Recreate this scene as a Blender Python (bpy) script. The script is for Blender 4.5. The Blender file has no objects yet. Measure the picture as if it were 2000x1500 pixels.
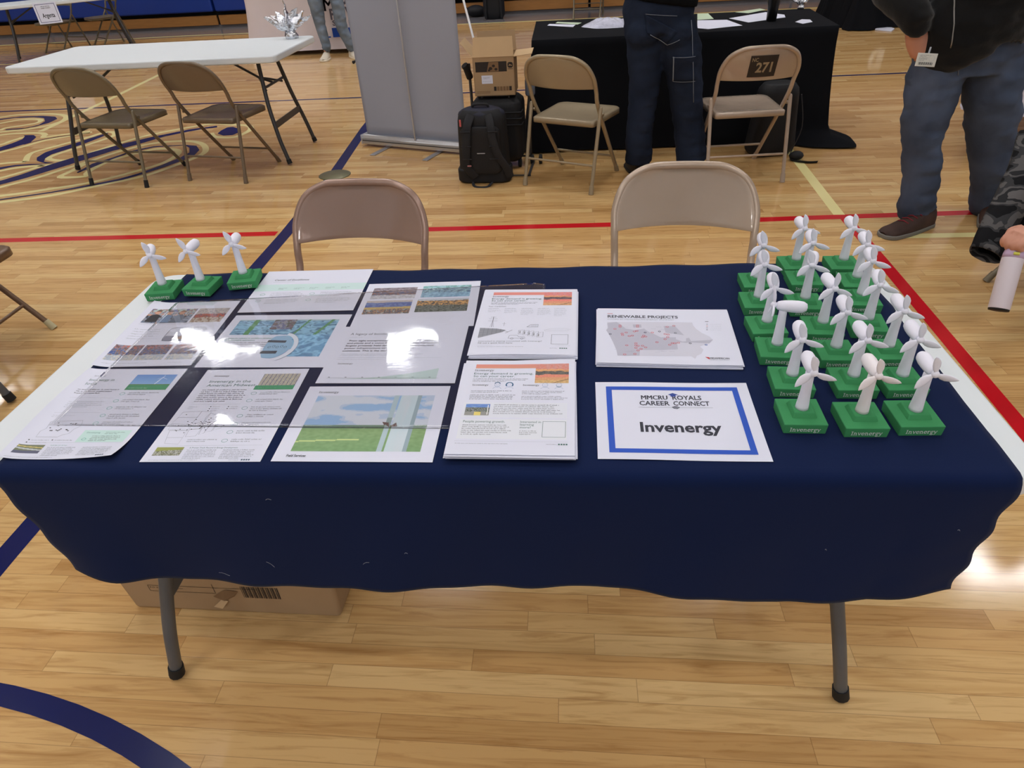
import bpy, bmesh, math, random
from mathutils import Vector, Matrix, noise
random.seed(7)
SC = bpy.context.scene
COL = SC.collection
PI = math.pi
LED_S = 33.0; WORLD_S = .46; EXPO = -0.14
LAMPS = [(-12.9, 10.45), (-7.6, 10.6), (-3.1, 10.6), (1.3, 10.6), (-12.5, 6.0), (-5.2, 6.9), (-1.9, 6.3), (2.6, 6.3), (7.1, 6.25), (-8.5, 2.0), (-3.6, 2.4), (.2, 2.6), (6.4, 1.6), (-5.6, -2.4), (-1.4, -2.6), (3.0, -2.7), (-7.0, -8.0), (-3.2, -8.2), (.8, -8.2), (5.0, -8.0), (-5.0, -11.5), (-.8, -11.5), (3.4, -11.5)]
# ------------------------------------------------------------------ camera solve
F = 1290.3635
CAM = Vector((0.17108, -1.15888, 1.48520))
YAW, PITCH, ROLL = 0.102142, 0.624063, -0.064087
def cam_axes():
    cy, sy = math.cos(YAW), math.sin(YAW)
    d = Vector((-sy * math.cos(PITCH), cy * math.cos(PITCH), -math.sin(PITCH)))
    r0 = Vector((cy, sy, 0)); u0 = r0.cross(d)
    c, s = math.cos(ROLL), math.sin(ROLL)
    return r0 * c + u0 * s, u0 * c - r0 * s, d
RX, UX, DX = cam_axes()
def ray(x, y): return DX + RX * ((x - 1000) / F) + UX * ((750 - y) / F)
def at(x, y, z=0.0):
    v = ray(x, y); return CAM + v * ((z - CAM.z) / v.z)
def aty(x, y, Y):
    v = ray(x, y); return CAM + v * ((Y - CAM.y) / v.y)
def dep(x, y, d): return CAM + ray(x, y) * d
def s2l(c):
    c /= 255.0
    return c / 12.92 if c <= 0.04045 else ((c + 0.055) / 1.055) ** 2.4
def rgb(r, g=None, b=None):
    if g is None: r, g, b = r
    return (s2l(r), s2l(g), s2l(b), 1.0)
# ------------------------------------------------------------------ mesh builder
class MB:
    def __init__(s): s.v = []; s.f = []; s.m = []; s.c = []; s.sm = []
    def add(s, vs, fs, m=0, c=None, sm=False):
        o = len(s.v); s.v += [tuple(v) for v in vs]
        for f in fs:
            s.f.append([o + i for i in f]); s.m.append(m); s.c.append(c); s.sm.append(sm)
        return s
    def box(s, a, b, m=0, M=None, c=None):
        (x0, y0, z0), (x1, y1, z1) = a, b
        vs = [Vector(p) for p in ((x0,y0,z0),(x1,y0,z0),(x1,y1,z0),(x0,y1,z0),(x0,y0,z1),(x1,y0,z1),(x1,y1,z1),(x0,y1,z1))]
        if M: vs = [M @ v for v in vs]
        return s.add(vs, [(3,2,1,0),(4,5,6,7),(0,1,5,4),(1,2,6,5),(2,3,7,6),(3,0,4,7)], m, c)
    def hexa(s, bot, top, m=0, c=None):
        n = len(bot); vs = list(bot) + list(top)
        fs = [tuple(range(n))[::-1], tuple(range(n, 2*n))] + [(i, (i+1) % n, n+(i+1) % n, n+i) for i in range(n)]
        return s.add(vs, fs, m, c)
    def prism(s, pts, z0, z1, m=0, M=None, c=None):
        b = [Vector((p[0], p[1], z0)) for p in pts]; t = [Vector((p[0], p[1], z1)) for p in pts]
        if M: b = [M @ v for v in b]; t = [M @ v for v in t]
        return s.hexa(b, t, m, c)
    def tube(s, pts, r, n=12, m=0, caps=True, flat=None, closed=False):
        pts = [Vector(p) for p in pts]; k = len(pts)
        rs = r if isinstance(r, (list, tuple)) else [r] * k
        vs = []; fs = []; prev = None
        for i, p in enumerate(pts):
            if closed: t = (pts[(i+1) % k] - pts[i-1])
            else: t = pts[min(i+1, k-1)] - pts[max(i-1, 0)]
            if t.length < 1e-9: t = Vector((0, 0, 1))
            t.normalize()
            if prev is None:
                a = Vector((0, 0, 1)) if abs(t.z) < 0.9 else Vector((0, 1, 0))
                if flat is not None: a = Vector(flat)
                u = (a - t * a.dot(t)).normalized()
            else:
                u = (prev - t * prev.dot(t)).normalized()
            prev = u; w = t.cross(u)
            q = rs[i]; ru, rw = q if isinstance(q, (tuple, list)) else (q, q)
            for j in range(n):
                a = 2*PI*j/n
                vs.append(p + u*(ru*math.cos(a)) + w*(rw*math.sin(a)))
        for i in range(k if closed else k-1):
            i2 = (i+1) % k
            for j in range(n):
                j2 = (j+1) % n
                fs.append((i*n+j, i*n+j2, i2*n+j2, i2*n+j))
        s.add(vs, fs, m, None, True)
        if caps and not closed:
            s.add(vs[:n], [tuple(range(n))[::-1]], m); s.add(vs[-n:], [tuple(range(n))], m)
        return s
    def lathe(s, prof, n=24, M=None, m=0, sm=True):
        vs = []; fs = []
        for (r, z) in prof:
            for j in range(n):
                a = 2*PI*j/n; v = Vector((r*math.cos(a), r*math.sin(a), z)); vs.append(M @ v if M else v)
        for i in range(len(prof)-1):
            for j in range(n):
                j2 = (j+1) % n; fs.append((i*n+j, i*n+j2, (i+1)*n+j2, (i+1)*n+j))
        fs.append(tuple(range(n))[::-1]); fs.append(tuple(range((len(prof)-1)*n, len(prof)*n)))
        return s.add(vs, fs, m, None, sm)
    def grid(s, fn, nu, nv, m=0, sm=True, c=None):
        vs = [fn(i/nu, j/nv) for j in range(nv+1) for i in range(nu+1)]
        fs = [(j*(nu+1)+i, j*(nu+1)+i+1, (j+1)*(nu+1)+i+1, (j+1)*(nu+1)+i) for j in range(nv) for i in range(nu)]
        return s.add(vs, fs, m, c, sm)
    def ball(s, c, r, M=None, n=14, m=0):
        rx, ry, rz = r if isinstance(r, (tuple, list)) else (r, r, r)
        vs = []; k = n//2
        for i in range(k+1):
            th = PI*i/k; 
            for j in range(n):
                a = 2*PI*j/n; sr = max(math.sin(th), 0.02)
                v = Vector((rx*sr*math.cos(a), ry*sr*math.sin(a), -rz*math.cos(th)))
                if M: v = M @ v
                vs.append(Vector(c) + v)
        fs = [(i*n+j, i*n+(j+1) % n, (i+1)*n+(j+1) % n, (i+1)*n+j) for i in range(k) for j in range(n)]
        fs.append(tuple(range(n))[::-1]); fs.append(tuple(range(k*n, (k+1)*n)))
        return s.add(vs, fs, m, None, True)
    def xf(s, fn): s.v = [tuple(fn(Vector(v))) for v in s.v]; return s
    def mesh(s, name, mats):
        me = bpy.data.meshes.new(name); me.from_pydata(s.v, [], s.f); me.update()
        if not isinstance(mats, (list, tuple)): mats = [mats]
        for a in mats: me.materials.append(a)
        me.polygons.foreach_set('material_index', s.m)
        me.polygons.foreach_set('use_smooth', s.sm)
        if any(c is not None for c in s.c):
            at_ = me.color_attributes.new('Col', 'FLOAT_COLOR', 'CORNER'); buf = []
            for f, c in zip(s.f, s.c):
                if c is None: c = (0.8, 0.8, 0.8, 1)
                buf += list(c) * len(f)
            at_.data.foreach_set('color', buf)
        me.update(); return me
    def build(s, name, mats, parent=None, bevel=0, seg=2, subsurf=0, solid=0):
        o = bpy.data.objects.new(name, s.mesh(name, mats)); COL.objects.link(o)
        if parent: o.parent = parent
        if solid:
            md = o.modifiers.new('s', 'SOLIDIFY'); md.thickness = solid; md.offset = -1
        if bevel:
            md = o.modifiers.new('b', 'BEVEL'); md.width = bevel; md.segments = seg; md.limit_method = 'ANGLE'; md.angle_limit = math.radians(35)
            for p in o.data.polygons: p.use_smooth = True
            md2 = o.modifiers.new('w', 'WEIGHTED_NORMAL'); md2.keep_sharp = True
        if subsurf:
            md = o.modifiers.new('ss', 'SUBSURF'); md.levels = subsurf; md.render_levels = subsurf
        return o
    def fuse(s, name, mats, parent=None, voxel=0.01, smooth=6, M=None, sub=0):
        me = s.mesh(name + '_src', mats); o = bpy.data.objects.new(name, me); COL.objects.link(o)
        md = o.modifiers.new('r', 'REMESH'); md.mode = 'VOXEL'; md.voxel_size = voxel
        if smooth:
            md = o.modifiers.new('sm', 'SMOOTH'); md.iterations = smooth; md.factor = 0.5
        dg = bpy.context.evaluated_depsgraph_get(); dg.update()
        nm = bpy.data.meshes.new_from_object(o.evaluated_get(dg))
        o.modifiers.clear(); o.data = nm; nm.name = name
        for p in nm.polygons: p.use_smooth = True
        bpy.data.meshes.remove(me)
        if not nm.materials: nm.materials.append(mats if not isinstance(mats, (list, tuple)) else mats[0])
        if parent: o.parent = parent
        return o
def tag(o, label, cat, group=None, kind=None):
    if label: o['label'] = label
    if cat: o['category'] = cat
    if group: o['group'] = group
    if kind: o['kind'] = kind
    return o
def empty(name, loc=(0,0,0), rz=0.0, label=None, cat=None, group=None):
    o = bpy.data.objects.new(name, None); COL.objects.link(o); o.location = loc; o.rotation_euler = (0, 0, rz)
    o.empty_display_size = 0.05
    return tag(o, label, cat, group)
def dup(o, parent=None):
    c = o.copy(); COL.objects.link(c)
    if parent: c.parent = parent
    for ch in list(o.children): dup(ch, c)
    return c
def smooth_path(pts, k=6):
    pts = [Vector(p) for p in pts]; out = []
    for i in range(len(pts)-1):
        p0 = pts[max(i-1, 0)]; p1 = pts[i]; p2 = pts[i+1]; p3 = pts[min(i+2, len(pts)-1)]
        for j in range(k):
            t = j/k
            out.append(0.5*((2*p1)+(p2-p0)*t+(2*p0-5*p1+4*p2-p3)*t*t+(3*p1-p0-3*p2+p3)*t**3))
    out.append(pts[-1]); return out
def fillet(pts, r, k=5):
    pts = [Vector(p) for p in pts]; out = [pts[0]]
    for i in range(1, len(pts)-1):
        a = pts[i-1]-pts[i]; b = pts[i+1]-pts[i]; q = min(r, a.length*.48, b.length*.48)
        A = pts[i]+a.normalized()*q; B = pts[i]+b.normalized()*q
        for j in range(k+1):
            t = j/k; out.append(A*(1-t)**2+pts[i]*2*t*(1-t)+B*t*t)
    out.append(pts[-1]); return out
def rrect(w, h, r, k=5, cx=0, cy=0):
    out = []
    for (sx, sy, a0) in ((1,1,0),(-1,1,90),(-1,-1,180),(1,-1,270)):
        for j in range(k+1):
            a = math.radians(a0+90*j/k); out.append((cx+sx*(w/2-r)+r*math.cos(a), cy+sy*(h/2-r)+r*math.sin(a)))
    return out
# ------------------------------------------------------------------ materials
def mat(name, col, rough=0.5, metal=0.0, spec=0.5, bump=0, bscale=50, var=0, vscale=8, coat=0, sheen=0, trans=0, ior=1.45, vcol=None, stretch=None, dist=0.01):
    m = bpy.data.materials.new(name); m.use_nodes = True; nt = m.node_tree; N = nt.nodes; L = nt.links
    b = N['Principled BSDF']
    b.inputs['Base Color'].default_value = col; b.inputs['Roughness'].default_value = rough
    b.inputs['Metallic'].default_value = metal; b.inputs['Specular IOR Level'].default_value = spec
    b.inputs['Coat Weight'].default_value = coat; b.inputs['Sheen Weight'].default_value = sheen
    b.inputs['Transmission Weight'].default_value = trans; b.inputs['IOR'].default_value = ior
    tc = N.new('ShaderNodeTexCoord'); mp = N.new('ShaderNodeMapping'); L.new(tc.outputs['Object'], mp.inputs[0])
    if stretch: mp.inputs['Scale'].default_value = stretch
    if var:
        n = N.new('ShaderNodeTexNoise'); n.inputs['Scale'].default_value = vscale; n.inputs['Detail'].default_value = 5
        L.new(mp.outputs[0], n.inputs['Vector'])
        mx = N.new('ShaderNodeMix'); mx.data_type = 'RGBA'; L.new(n.outputs['Fac'], mx.inputs['Factor'])
        c2 = vcol or tuple(min(1, c*(1+var)) for c in col[:3])+(1,)
        c1 = tuple(c*(1-var) for c in col[:3])+(1,)
        mx.inputs['A'].default_value = c1; mx.inputs['B'].default_value = c2
        L.new(mx.outputs['Result'], b.inputs['Base Color'])
    if bump:
        n2 = N.new('ShaderNodeTexNoise'); n2.inputs['Scale'].default_value = bscale; n2.inputs['Detail'].default_value = 4
        L.new(mp.outputs[0], n2.inputs['Vector'])
        bp = N.new('ShaderNodeBump'); bp.inputs['Strength'].default_value = bump; bp.inputs['Distance'].default_value = dist
        L.new(n2.outputs['Fac'], bp.inputs['Height']); L.new(bp.outputs[0], b.inputs['Normal'])
    return m
def print_mat(name='printed_paper', rough=0.55):
    m = bpy.data.materials.new(name); m.use_nodes = True; nt = m.node_tree; b = nt.nodes['Principled BSDF']
    a = nt.nodes.new('ShaderNodeVertexColor'); a.layer_name = 'Col'
    nt.links.new(a.outputs['Color'], b.inputs['Base Color']); b.inputs['Roughness'].default_value = rough
    b.inputs['Specular IOR Level'].default_value = 0.3
    return m
M_PRINT = print_mat()
M_paper = mat('white_paper', rgb(220, 222, 238), 0.6, spec=0.3)
M_navy = mat('navy_cloth', rgb(17, 30, 66), 0.92, spec=0.08, bump=0.25, bscale=900, var=0.10, vscale=3, sheen=0.05, dist=0.001)
M_black = mat('black_cloth', rgb(19, 20, 24), 0.92, spec=0.1, bump=0.2, bscale=700, var=0.15, vscale=4, dist=0.001)
M_white_plastic = mat('white_table_plastic', rgb(222, 228, 232), 0.45, bump=0.15, bscale=400, dist=0.0006)
M_greymetal = mat('grey_powder_steel', rgb(96, 100, 106), 0.45, metal=0.3, var=0.1, vscale=20)
M_darkleg = mat('dark_grey_steel', rgb(70, 70, 72), 0.4, metal=0.4, var=0.15, vscale=20)
M_rubber = mat('black_rubber', rgb(24, 24, 26), 0.7)
M_green = mat('green_foam', rgb(64, 142, 90), 0.8, spec=0.2, var=0.10, vscale=40, bump=0.1, bscale=300, dist=0.001)
M_letter = mat('white_lettering', rgb(225, 232, 228), 0.7)
M_foam = mat('white_foam', rgb(238, 237, 250), 0.62, spec=0.25, var=0.03, vscale=30)
M_foam2 = mat('warm_white_foam', rgb(242, 236, 240), 0.62, spec=0.25, var=0.03, vscale=30)
def chair_mats(rgbv, rough, tag_):
    return (mat('enamel_frame_'+tag_, rgb(rgbv), rough, metal=0.25, var=0.12, vscale=25),
            mat('enamel_panel_'+tag_, rgb(tuple(c*0.97 for c in rgbv)), rough*.8, metal=0.1, var=0.06, vscale=9, bump=0.6, bscale=4.5, dist=0.014, coat=0.5 if rough < .3 else 0))
CH_BROWN = chair_mats((160, 133, 120), 0.22, 'brown')
CH_BEIGE = chair_mats((182, 163, 146), 0.24, 'beige')
CH_TAN = chair_mats((160, 144, 118), 0.35, 'tan')
CH_OLIVE = chair_mats((122, 112, 92), 0.35, 'olive')
M_cap_beige = mat('beige_cap', rgb(196, 186, 150), 0.6)
# ---- floor
def floor_mat():
    m = bpy.data.materials.new('maple_floor'); m.use_nodes = True; nt = m.node_tree; N = nt.nodes; L = nt.links; b = N['Principled BSDF']
    def mth(op, a, c=None, d=None):
        n = N.new('ShaderNodeMath'); n.operation = op
        for i, q in enumerate((a, c, d)):
            if q is None: continue
            if isinstance(q, (int, float)): n.inputs[i].default_value = q
            else: L.new(q, n.inputs[i])
        return n.outputs[0]
    tc = N.new('ShaderNodeTexCoord'); sp = N.new('ShaderNodeSeparateXYZ'); L.new(tc.outputs['Object'], sp.inputs[0])
    x, y = sp.outputs[0], sp.outputs[1]
    yy = mth('DIVIDE', mth('ADD', y, mth('MULTIPLY', x, 0.018)), 0.0572)
    row = mth('FLOOR', yy); fy = mth('FRACT', yy)
    wn = N.new('ShaderNodeTexWhiteNoise'); wn.noise_dimensions = '1D'; L.new(row, wn.inputs['W'])
    ln = mth('ADD', mth('MULTIPLY', wn.outputs['Value'], 0.55), 0.45)
    wn2 = N.new('ShaderNodeTexWhiteNoise'); wn2.noise_dimensions = '1D'; L.new(mth('ADD', row, 91.3), wn2.inputs['W'])
    xx = mth('DIVIDE', mth('ADD', x, mth('MULTIPLY', wn2.outputs['Value'], 7.0)), ln)
    col = mth('FLOOR', xx); fx = mth('FRACT', xx)
    cv = N.new('ShaderNodeCombineXYZ'); L.new(row, cv.inputs[0]); L.new(col, cv.inputs[1])
    wid = N.new('ShaderNodeTexWhiteNoise'); wid.noise_dimensions = '2D'; L.new(cv.outputs[0], wid.inputs['Vector'])
    rp = N.new('ShaderNodeValToRGB'); L.new(wid.outputs['Value'], rp.inputs[0])
    e = rp.color_ramp.elements
    e[0].position = 0; e[0].color = rgb(190, 148, 95)
    e[1].position = 1; e[1].color = rgb(222, 188, 134)
    for p, c in ((.10, (202, 160, 105)), (.4, (210, 169, 113)), (.75, (216, 178, 122))):
        q = e.new(p); q.color = rgb(c)
    # grain: noise stretched along the board, shifted per board
    cmb = N.new('ShaderNodeCombineXYZ')
    L.new(mth('MULTIPLY', x, 2.2), cmb.inputs[0]); L.new(mth('MULTIPLY', y, 30.0), cmb.inputs[1]); L.new(mth('MULTIPLY', wid.outputs['Value'], 37.0), cmb.inputs[2])
    g = N.new('ShaderNodeTexNoise'); g.inputs['Scale'].default_value = 1.6; g.inputs['Detail'].default_value = 7; g.inputs['Roughness'].default_value = .62; g.inputs['Distortion'].default_value = 1.2
    L.new(cmb.outputs[0], g.inputs['Vector'])
    gr = N.new('ShaderNodeValToRGB'); L.new(g.outputs['Fac'], gr.inputs[0])
    gr.color_ramp.elements[0].position = .30; gr.color_ramp.elements[0].color = (.66, .56, .46, 1)
    gr.color_ramp.elements[1].position = .52; gr.color_ramp.elements[1].color = (1, 1, 1, 1)
    mx = N.new('ShaderNodeMix'); mx.data_type = 'RGBA'; mx.blend_type = 'MULTIPLY'; mx.inputs['Factor'].default_value = .8
    L.new(rp.outputs[0], mx.inputs['A']); L.new(gr.outputs[0], mx.inputs['B'])
    # cathedral grain lines
    wv = N.new('ShaderNodeTexWave'); wv.wave_type = 'RINGS'; wv.inputs['Scale'].default_value = 1.3; wv.inputs['Distortion'].default_value = 7; wv.inputs['Detail'].default_value = 3; wv.inputs['Detail Scale'].default_value = .8
    cm2 = N.new('ShaderNodeCombineXYZ'); L.new(mth('MULTIPLY', x, 1.2), cm2.inputs[0]); L.new(mth('MULTIPLY', y, 14.0), cm2.inputs[1]); L.new(mth('MULTIPLY', wid.outputs['Value'], 61.0), cm2.inputs[2])
    L.new(cm2.outputs[0], wv.inputs['Vector'])
    wr = N.new('ShaderNodeValToRGB'); L.new(wv.outputs['Fac'], wr.inputs[0])
    wr.color_ramp.elements[0].position = .0; wr.color_ramp.elements[0].color = (.84, .77, .68, 1)
    wr.color_ramp.elements[1].position = .16; wr.color_ramp.elements[1].color = (1, 1, 1, 1)
    mx3 = N.new('ShaderNodeMix'); mx3.data_type = 'RGBA'; mx3.blend_type = 'MULTIPLY'; mx3.inputs['Factor'].default_value = .55
    L.new(mx.outputs['Result'], mx3.inputs['A']); L.new(wr.outputs[0], mx3.inputs['B'])
    # seams
    ey = mth('LESS_THAN', mth('MINIMUM', fy, mth('SUBTRACT', 1.0, fy)), 0.013)
    exx = mth('LESS_THAN', mth('MULTIPLY', mth('MINIMUM', fx, mth('SUBTRACT', 1.0, fx)), ln), 0.0009)
    seam = mth('MULTIPLY', mth('MAXIMUM', ey, exx), .42)
    mx2 = N.new('ShaderNodeMix'); mx2.data_type = 'RGBA'; L.new(seam, mx2.inputs['Factor']); L.new(mx3.outputs['Result'], mx2.inputs['A']); mx2.inputs['B'].default_value = rgb(104, 70, 38)
    L.new(mx2.outputs['Result'], b.inputs['Base Color'])
    b.inputs['Roughness'].default_value = .11; b.inputs['Specular IOR Level'].default_value = .5
    nb = N.new('ShaderNodeTexNoise'); nb.inputs['Scale'].default_value = 9; nb.inputs['Detail'].default_value = 2; L.new(tc.outputs['Object'], nb.inputs['Vector'])
    hb = mth('ADD', mth('MULTIPLY', nb.outputs['Fac'], .35), mth('MULTIPLY', ey, -.25))
    bp = N.new('ShaderNodeBump'); bp.inputs['Strength'].default_value = .12; bp.inputs['Distance'].default_value = .003
    L.new(hb, bp.inputs['Height']); L.new(bp.outputs[0], b.inputs['Normal'])
    return m
def paint(name, c): return mat(name, rgb(c), 0.2, bump=.03, bscale=20, var=.05, vscale=6)
M_floor = floor_mat()
P_blue = paint('court_blue_paint', (9, 24, 84)); P_red = paint('court_red_paint', (196, 22, 34)); P_cream = paint('court_cream_paint', (236, 224, 160)); P_grey = paint('grey_floor_edge', (120, 116, 118)); P_stain = paint('dark_outline_paint', (50, 24, 60))
# ------------------------------------------------------------------ floor and court markings (one mesh)
fl = MB()
fl.add([(-17, -15, 0), (15, -15, 0), (15, 14, 0), (-17, 14, 0)], [(0, 1, 2, 3)], 0)
_z = [0.0004]
def stripe(pts, w, m, z=0.0005):
    pts = [Vector((p[0], p[1], 0)) for p in pts]; k = len(pts); a = []; b_ = []
    for i, p in enumerate(pts):
        t = (pts[min(i+1, k-1)]-pts[max(i-1, 0)]).normalized(); n = Vector((-t.y, t.x, 0))*w/2
        a.append((p.x+n.x, p.y+n.y, z)); b_.append((p.x-n.x, p.y-n.y, z))
    fl.add(b_+a, [(i, i+1, k+i+1, k+i) for i in range(k-1)], m)
stripe([(-1.44, -7), (-1.497, .03), (-1.472, 2.42), (-1.49, 3.45), (-1.565, 4.7), (-1.6, 5.9)], .078, 1, .0006)
stripe([(-8, 2.40), (-1.53, 2.415)], .062, 2, .0005)
stripe([(-1.40, 2.42), (.73, 2.43), (1.5, 2.457), (3.0, 2.49), (6, 2.53)], .062, 2, .0005)
stripe([(1.55, -7), (1.665, .3), (1.675, .675), (1.70, 1.92), (1.708, 2.46)], .062, 2, .0007)
stripe([(1.69, 2.49), (1.722, 3.278), (1.76, 4.4)], .062, 3, .0006)
stripe([(1.79, 2.185), (2.5, 2.18), (6, 2.2)], .055, 3, .0005)
stripe([(-14, 5.93), (-5.86, 5.90), (-1.84, 5.868), (2.8, 5.957), (9, 5.98)], .045, 1, .0005)
stripe([(-5.0, 9.2), (-4.965, 7.701), (-4.84, 6.2), (-4.78, 5.0)], .06, 3, .0006)
stripe([(-12, 9.1), (-8.1, 8.98), (-7.7, 8.95)], .05, 3, .0005)
stripe([(-15, 10.95), (-6.2, 11.05), (0, 10.72), (8, 10.55)], .08, 3, .0006)
fl.add([(-17, 11.05, .0003), (15, 10.6, .0003), (15, 14, .0003), (-17, 14, .0003)], [(0, 1, 2, 3)], 4)
arc = [(-1.476+1.855*math.cos(a), -2.22+1.855*math.sin(a)) for a in [2*PI*i/120 for i in range(121)]]
stripe(arc, .052, 1, .0007)
def cpx(p): return at(p[0]/5, 180+p[1]/5)
def logo(pts, z=.0012):
    q = [cpx(p) for p in pts]; n = len(q)
    # triangulate through bmesh
    bm = bmesh.new(); vs = [bm.verts.new((v.x, v.y, z)) for v in q]
    try:
        f = bm.faces.new(vs); bmesh.ops.triangulate(bm, faces=[f])
        bm.verts.index_update(); fl.add([v.co.copy() for v in bm.verts], [tuple(v.index for v in f.verts) for f in bm.faces], 1)
    except Exception: pass
    bm.free()
logo([(-300,300),(0,262),(200,240),(420,232),(540,240),(560,262),(480,300),(350,335),(200,362),(50,372),(60,364),(250,350),(380,320),(440,285),(430,255),(330,245),(150,252),(0,272),(-300,312)])
logo([(-400,620),(0,540),(120,500),(220,460),(245,430),(230,422),(330,420),(355,440),(300,490),(200,520),(80,555),(0,575),(-400,680)])
logo([(360,640),(440,590),(560,550),(780,485),(880,450),(980,420),(1060,395),(1040,420),(900,475),(780,520),(640,565),(500,610),(440,650),(430,680),(540,692),(440,696),(360,670)])
logo([(-500,985),(0,868),(200,808),(500,705),(780,620),(1000,560),(1200,505),(1500,435),(1700,395),(1850,365),(2000,345),(2120,330),(2120,345),(2000,357),(1850,385),(1600,435),(1350,510),(1100,575),(800,670),(560,745),(250,840),(0,905),(-500,1040)])
logo([(1800,515),(1920,525),(1948,565),(1900,615),(1780,670),(1600,735),(1400,800),(1200,858),(930,912),(500,985),(0,1056),(-600,1120),(-600,1112),(0,1046),(500,975),(900,900),(1150,850),(1350,795),(1560,720),(1760,640),(1850,590),(1850,545)])
logo([(750,785),(900,700),(1100,640),(1300,570),(1500,530),(1800,515),(1800,520),(1500,540),(1300,582),(1100,655),(930,725),(760,790)])
logo([(-300,780),(0,735),(150,712),(300,702),(500,700),(300,712),(150,725),(0,755),(-300,800)])
logo([(2125,405),(2160,375),(2220,345),(2275,340),(2335,360),(2330,395),(2270,420),(2180,425)])
def lstripe(pts, w=.05, m=3, z=.0008):
    q = smooth_path([cpx(p) for p in pts], 5); stripe([(v.x, v.y) for v in q], w, m, z)
lstripe([(-300,275),(0,245),(200,220),(450,212),(600,222),(645,245),(600,285),(450,330),(250,365),(0,390),(-300,430)])
lstripe([(-300,345),(0,305),(200,270),(360,265),(400,278),(360,300),(260,320),(60,350),(0,375)])
lstripe([(-300,450),(0,420),(150,405),(380,400),(440,415),(430,440),(600,418),(880,380)])
lstripe([(-400,600),(0,515),(100,480),(200,450),(215,440)])
lstripe([(-400,710),(0,590),(200,540),(450,470),(700,425),(900,390)])
lstripe([(250,680),(300,600),(500,540),(800,460),(1000,400),(1100,390),(1110,425),(900,500),(700,560),(520,620),(480,655),(640,665),(850,605),(1200,490),(1500,410),(1900,335),(2100,310),(2250,318),(2400,325),(2450,345),(2420,385),(2280,440),(2100,435),(2060,400)])
lstripe([(-300,760),(0,700),(250,682)]); lstripe([(-300,830),(0,770),(200,735),(500,710)]); lstripe([(-400,930),(0,840),(300,755),(420,715)])
lstripe([(-500,1080),(0,930),(300,855),(600,760),(900,665),(1200,570),(1500,500),(1800,478),(1960,500),(2010,560),(1950,620),(1700,720),(1400,820),(1000,905),(500,1010),(0,1075),(-500,1130)])
lstripe([(-500,1070),(0,1015),(400,960),(900,880),(1300,780),(1600,690),(1740,600),(1700,560),(1500,560),(1250,620),(1050,680),(860,780),(840,822),(590,830),(700,770),(830,700)])
lstripe([(230,512),(450,457),(880,397)], .02, 5); lstripe([(1010,560),(1150,530),(1400,470)], .02, 5)
FLOOR = fl.build('floor', [M_floor, P_blue, P_red, P_cream, P_grey, P_stain]); tag(FLOOR, 'glossy maple gym floor with painted court lines and a blue and cream logo', 'floor', kind='structure')
# ------------------------------------------------------------------ text
_tc = {}
def text2d(s, bold=0.0):
    k = (s, bold)
    if k in _tc: return _tc[k]
    cu = bpy.data.curves.new('t', 'FONT'); cu.body = s; cu.size = 1; cu.resolution_u = 2; cu.offset = bold
    cu.fill_mode = 'FRONT'
    o = bpy.data.objects.new('t', cu); COL.objects.link(o); dg = bpy.context.evaluated_depsgraph_get(); dg.update()
    me = bpy.data.meshes.new_from_object(o.evaluated_get(dg))
    vs = [(v.co.x, v.co.y) for v in me.vertices]; fs = [tuple(p.vertices) for p in me.polygons]
    bpy.data.objects.remove(o); bpy.data.curves.remove(cu); bpy.data.meshes.remove(me)
    x0 = min(v[0] for v in vs); x1 = max(v[0] for v in vs)
    vs = [(v[0]-x0, v[1]) for v in vs]
    # make every face wind upward
    out = []
    for f in fs:
        a, b, c = (vs[i] for i in f[:3])
        out.append(f if (b[0]-a[0])*(c[1]-a[1])-(b[1]-a[1])*(c[0]-a[0]) > 0 else f[::-1])
    _tc[k] = (vs, out, x1-x0); return _tc[k]
def put_text(mb, s, x, y, h, c=None, w=None, bold=0.0, z=0.0, m=0, slant=0, center=False):
    """h = cap height; w = forced width"""
    if bold and 'M' in s:      # outline offset breaks this letter: thicken by stamping three shifted copies
        for k in (-1, 0, 1): r_ = put_text(mb, s, x+k*.028*h/.7, y, h, c, w, 0.0, z+.00002*k, m, slant, center)
        return r_
    vs, fs, tw = text2d(s, bold); sc = h/0.70; sx = sc if w is None else w/tw
    ox = x-(tw*sx/2 if center else 0)
    mb.add([(ox+v[0]*sx+slant*v[1]*sc, y+v[1]*sc, z) for v in vs], fs, m, c)
    return tw*sx
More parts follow.
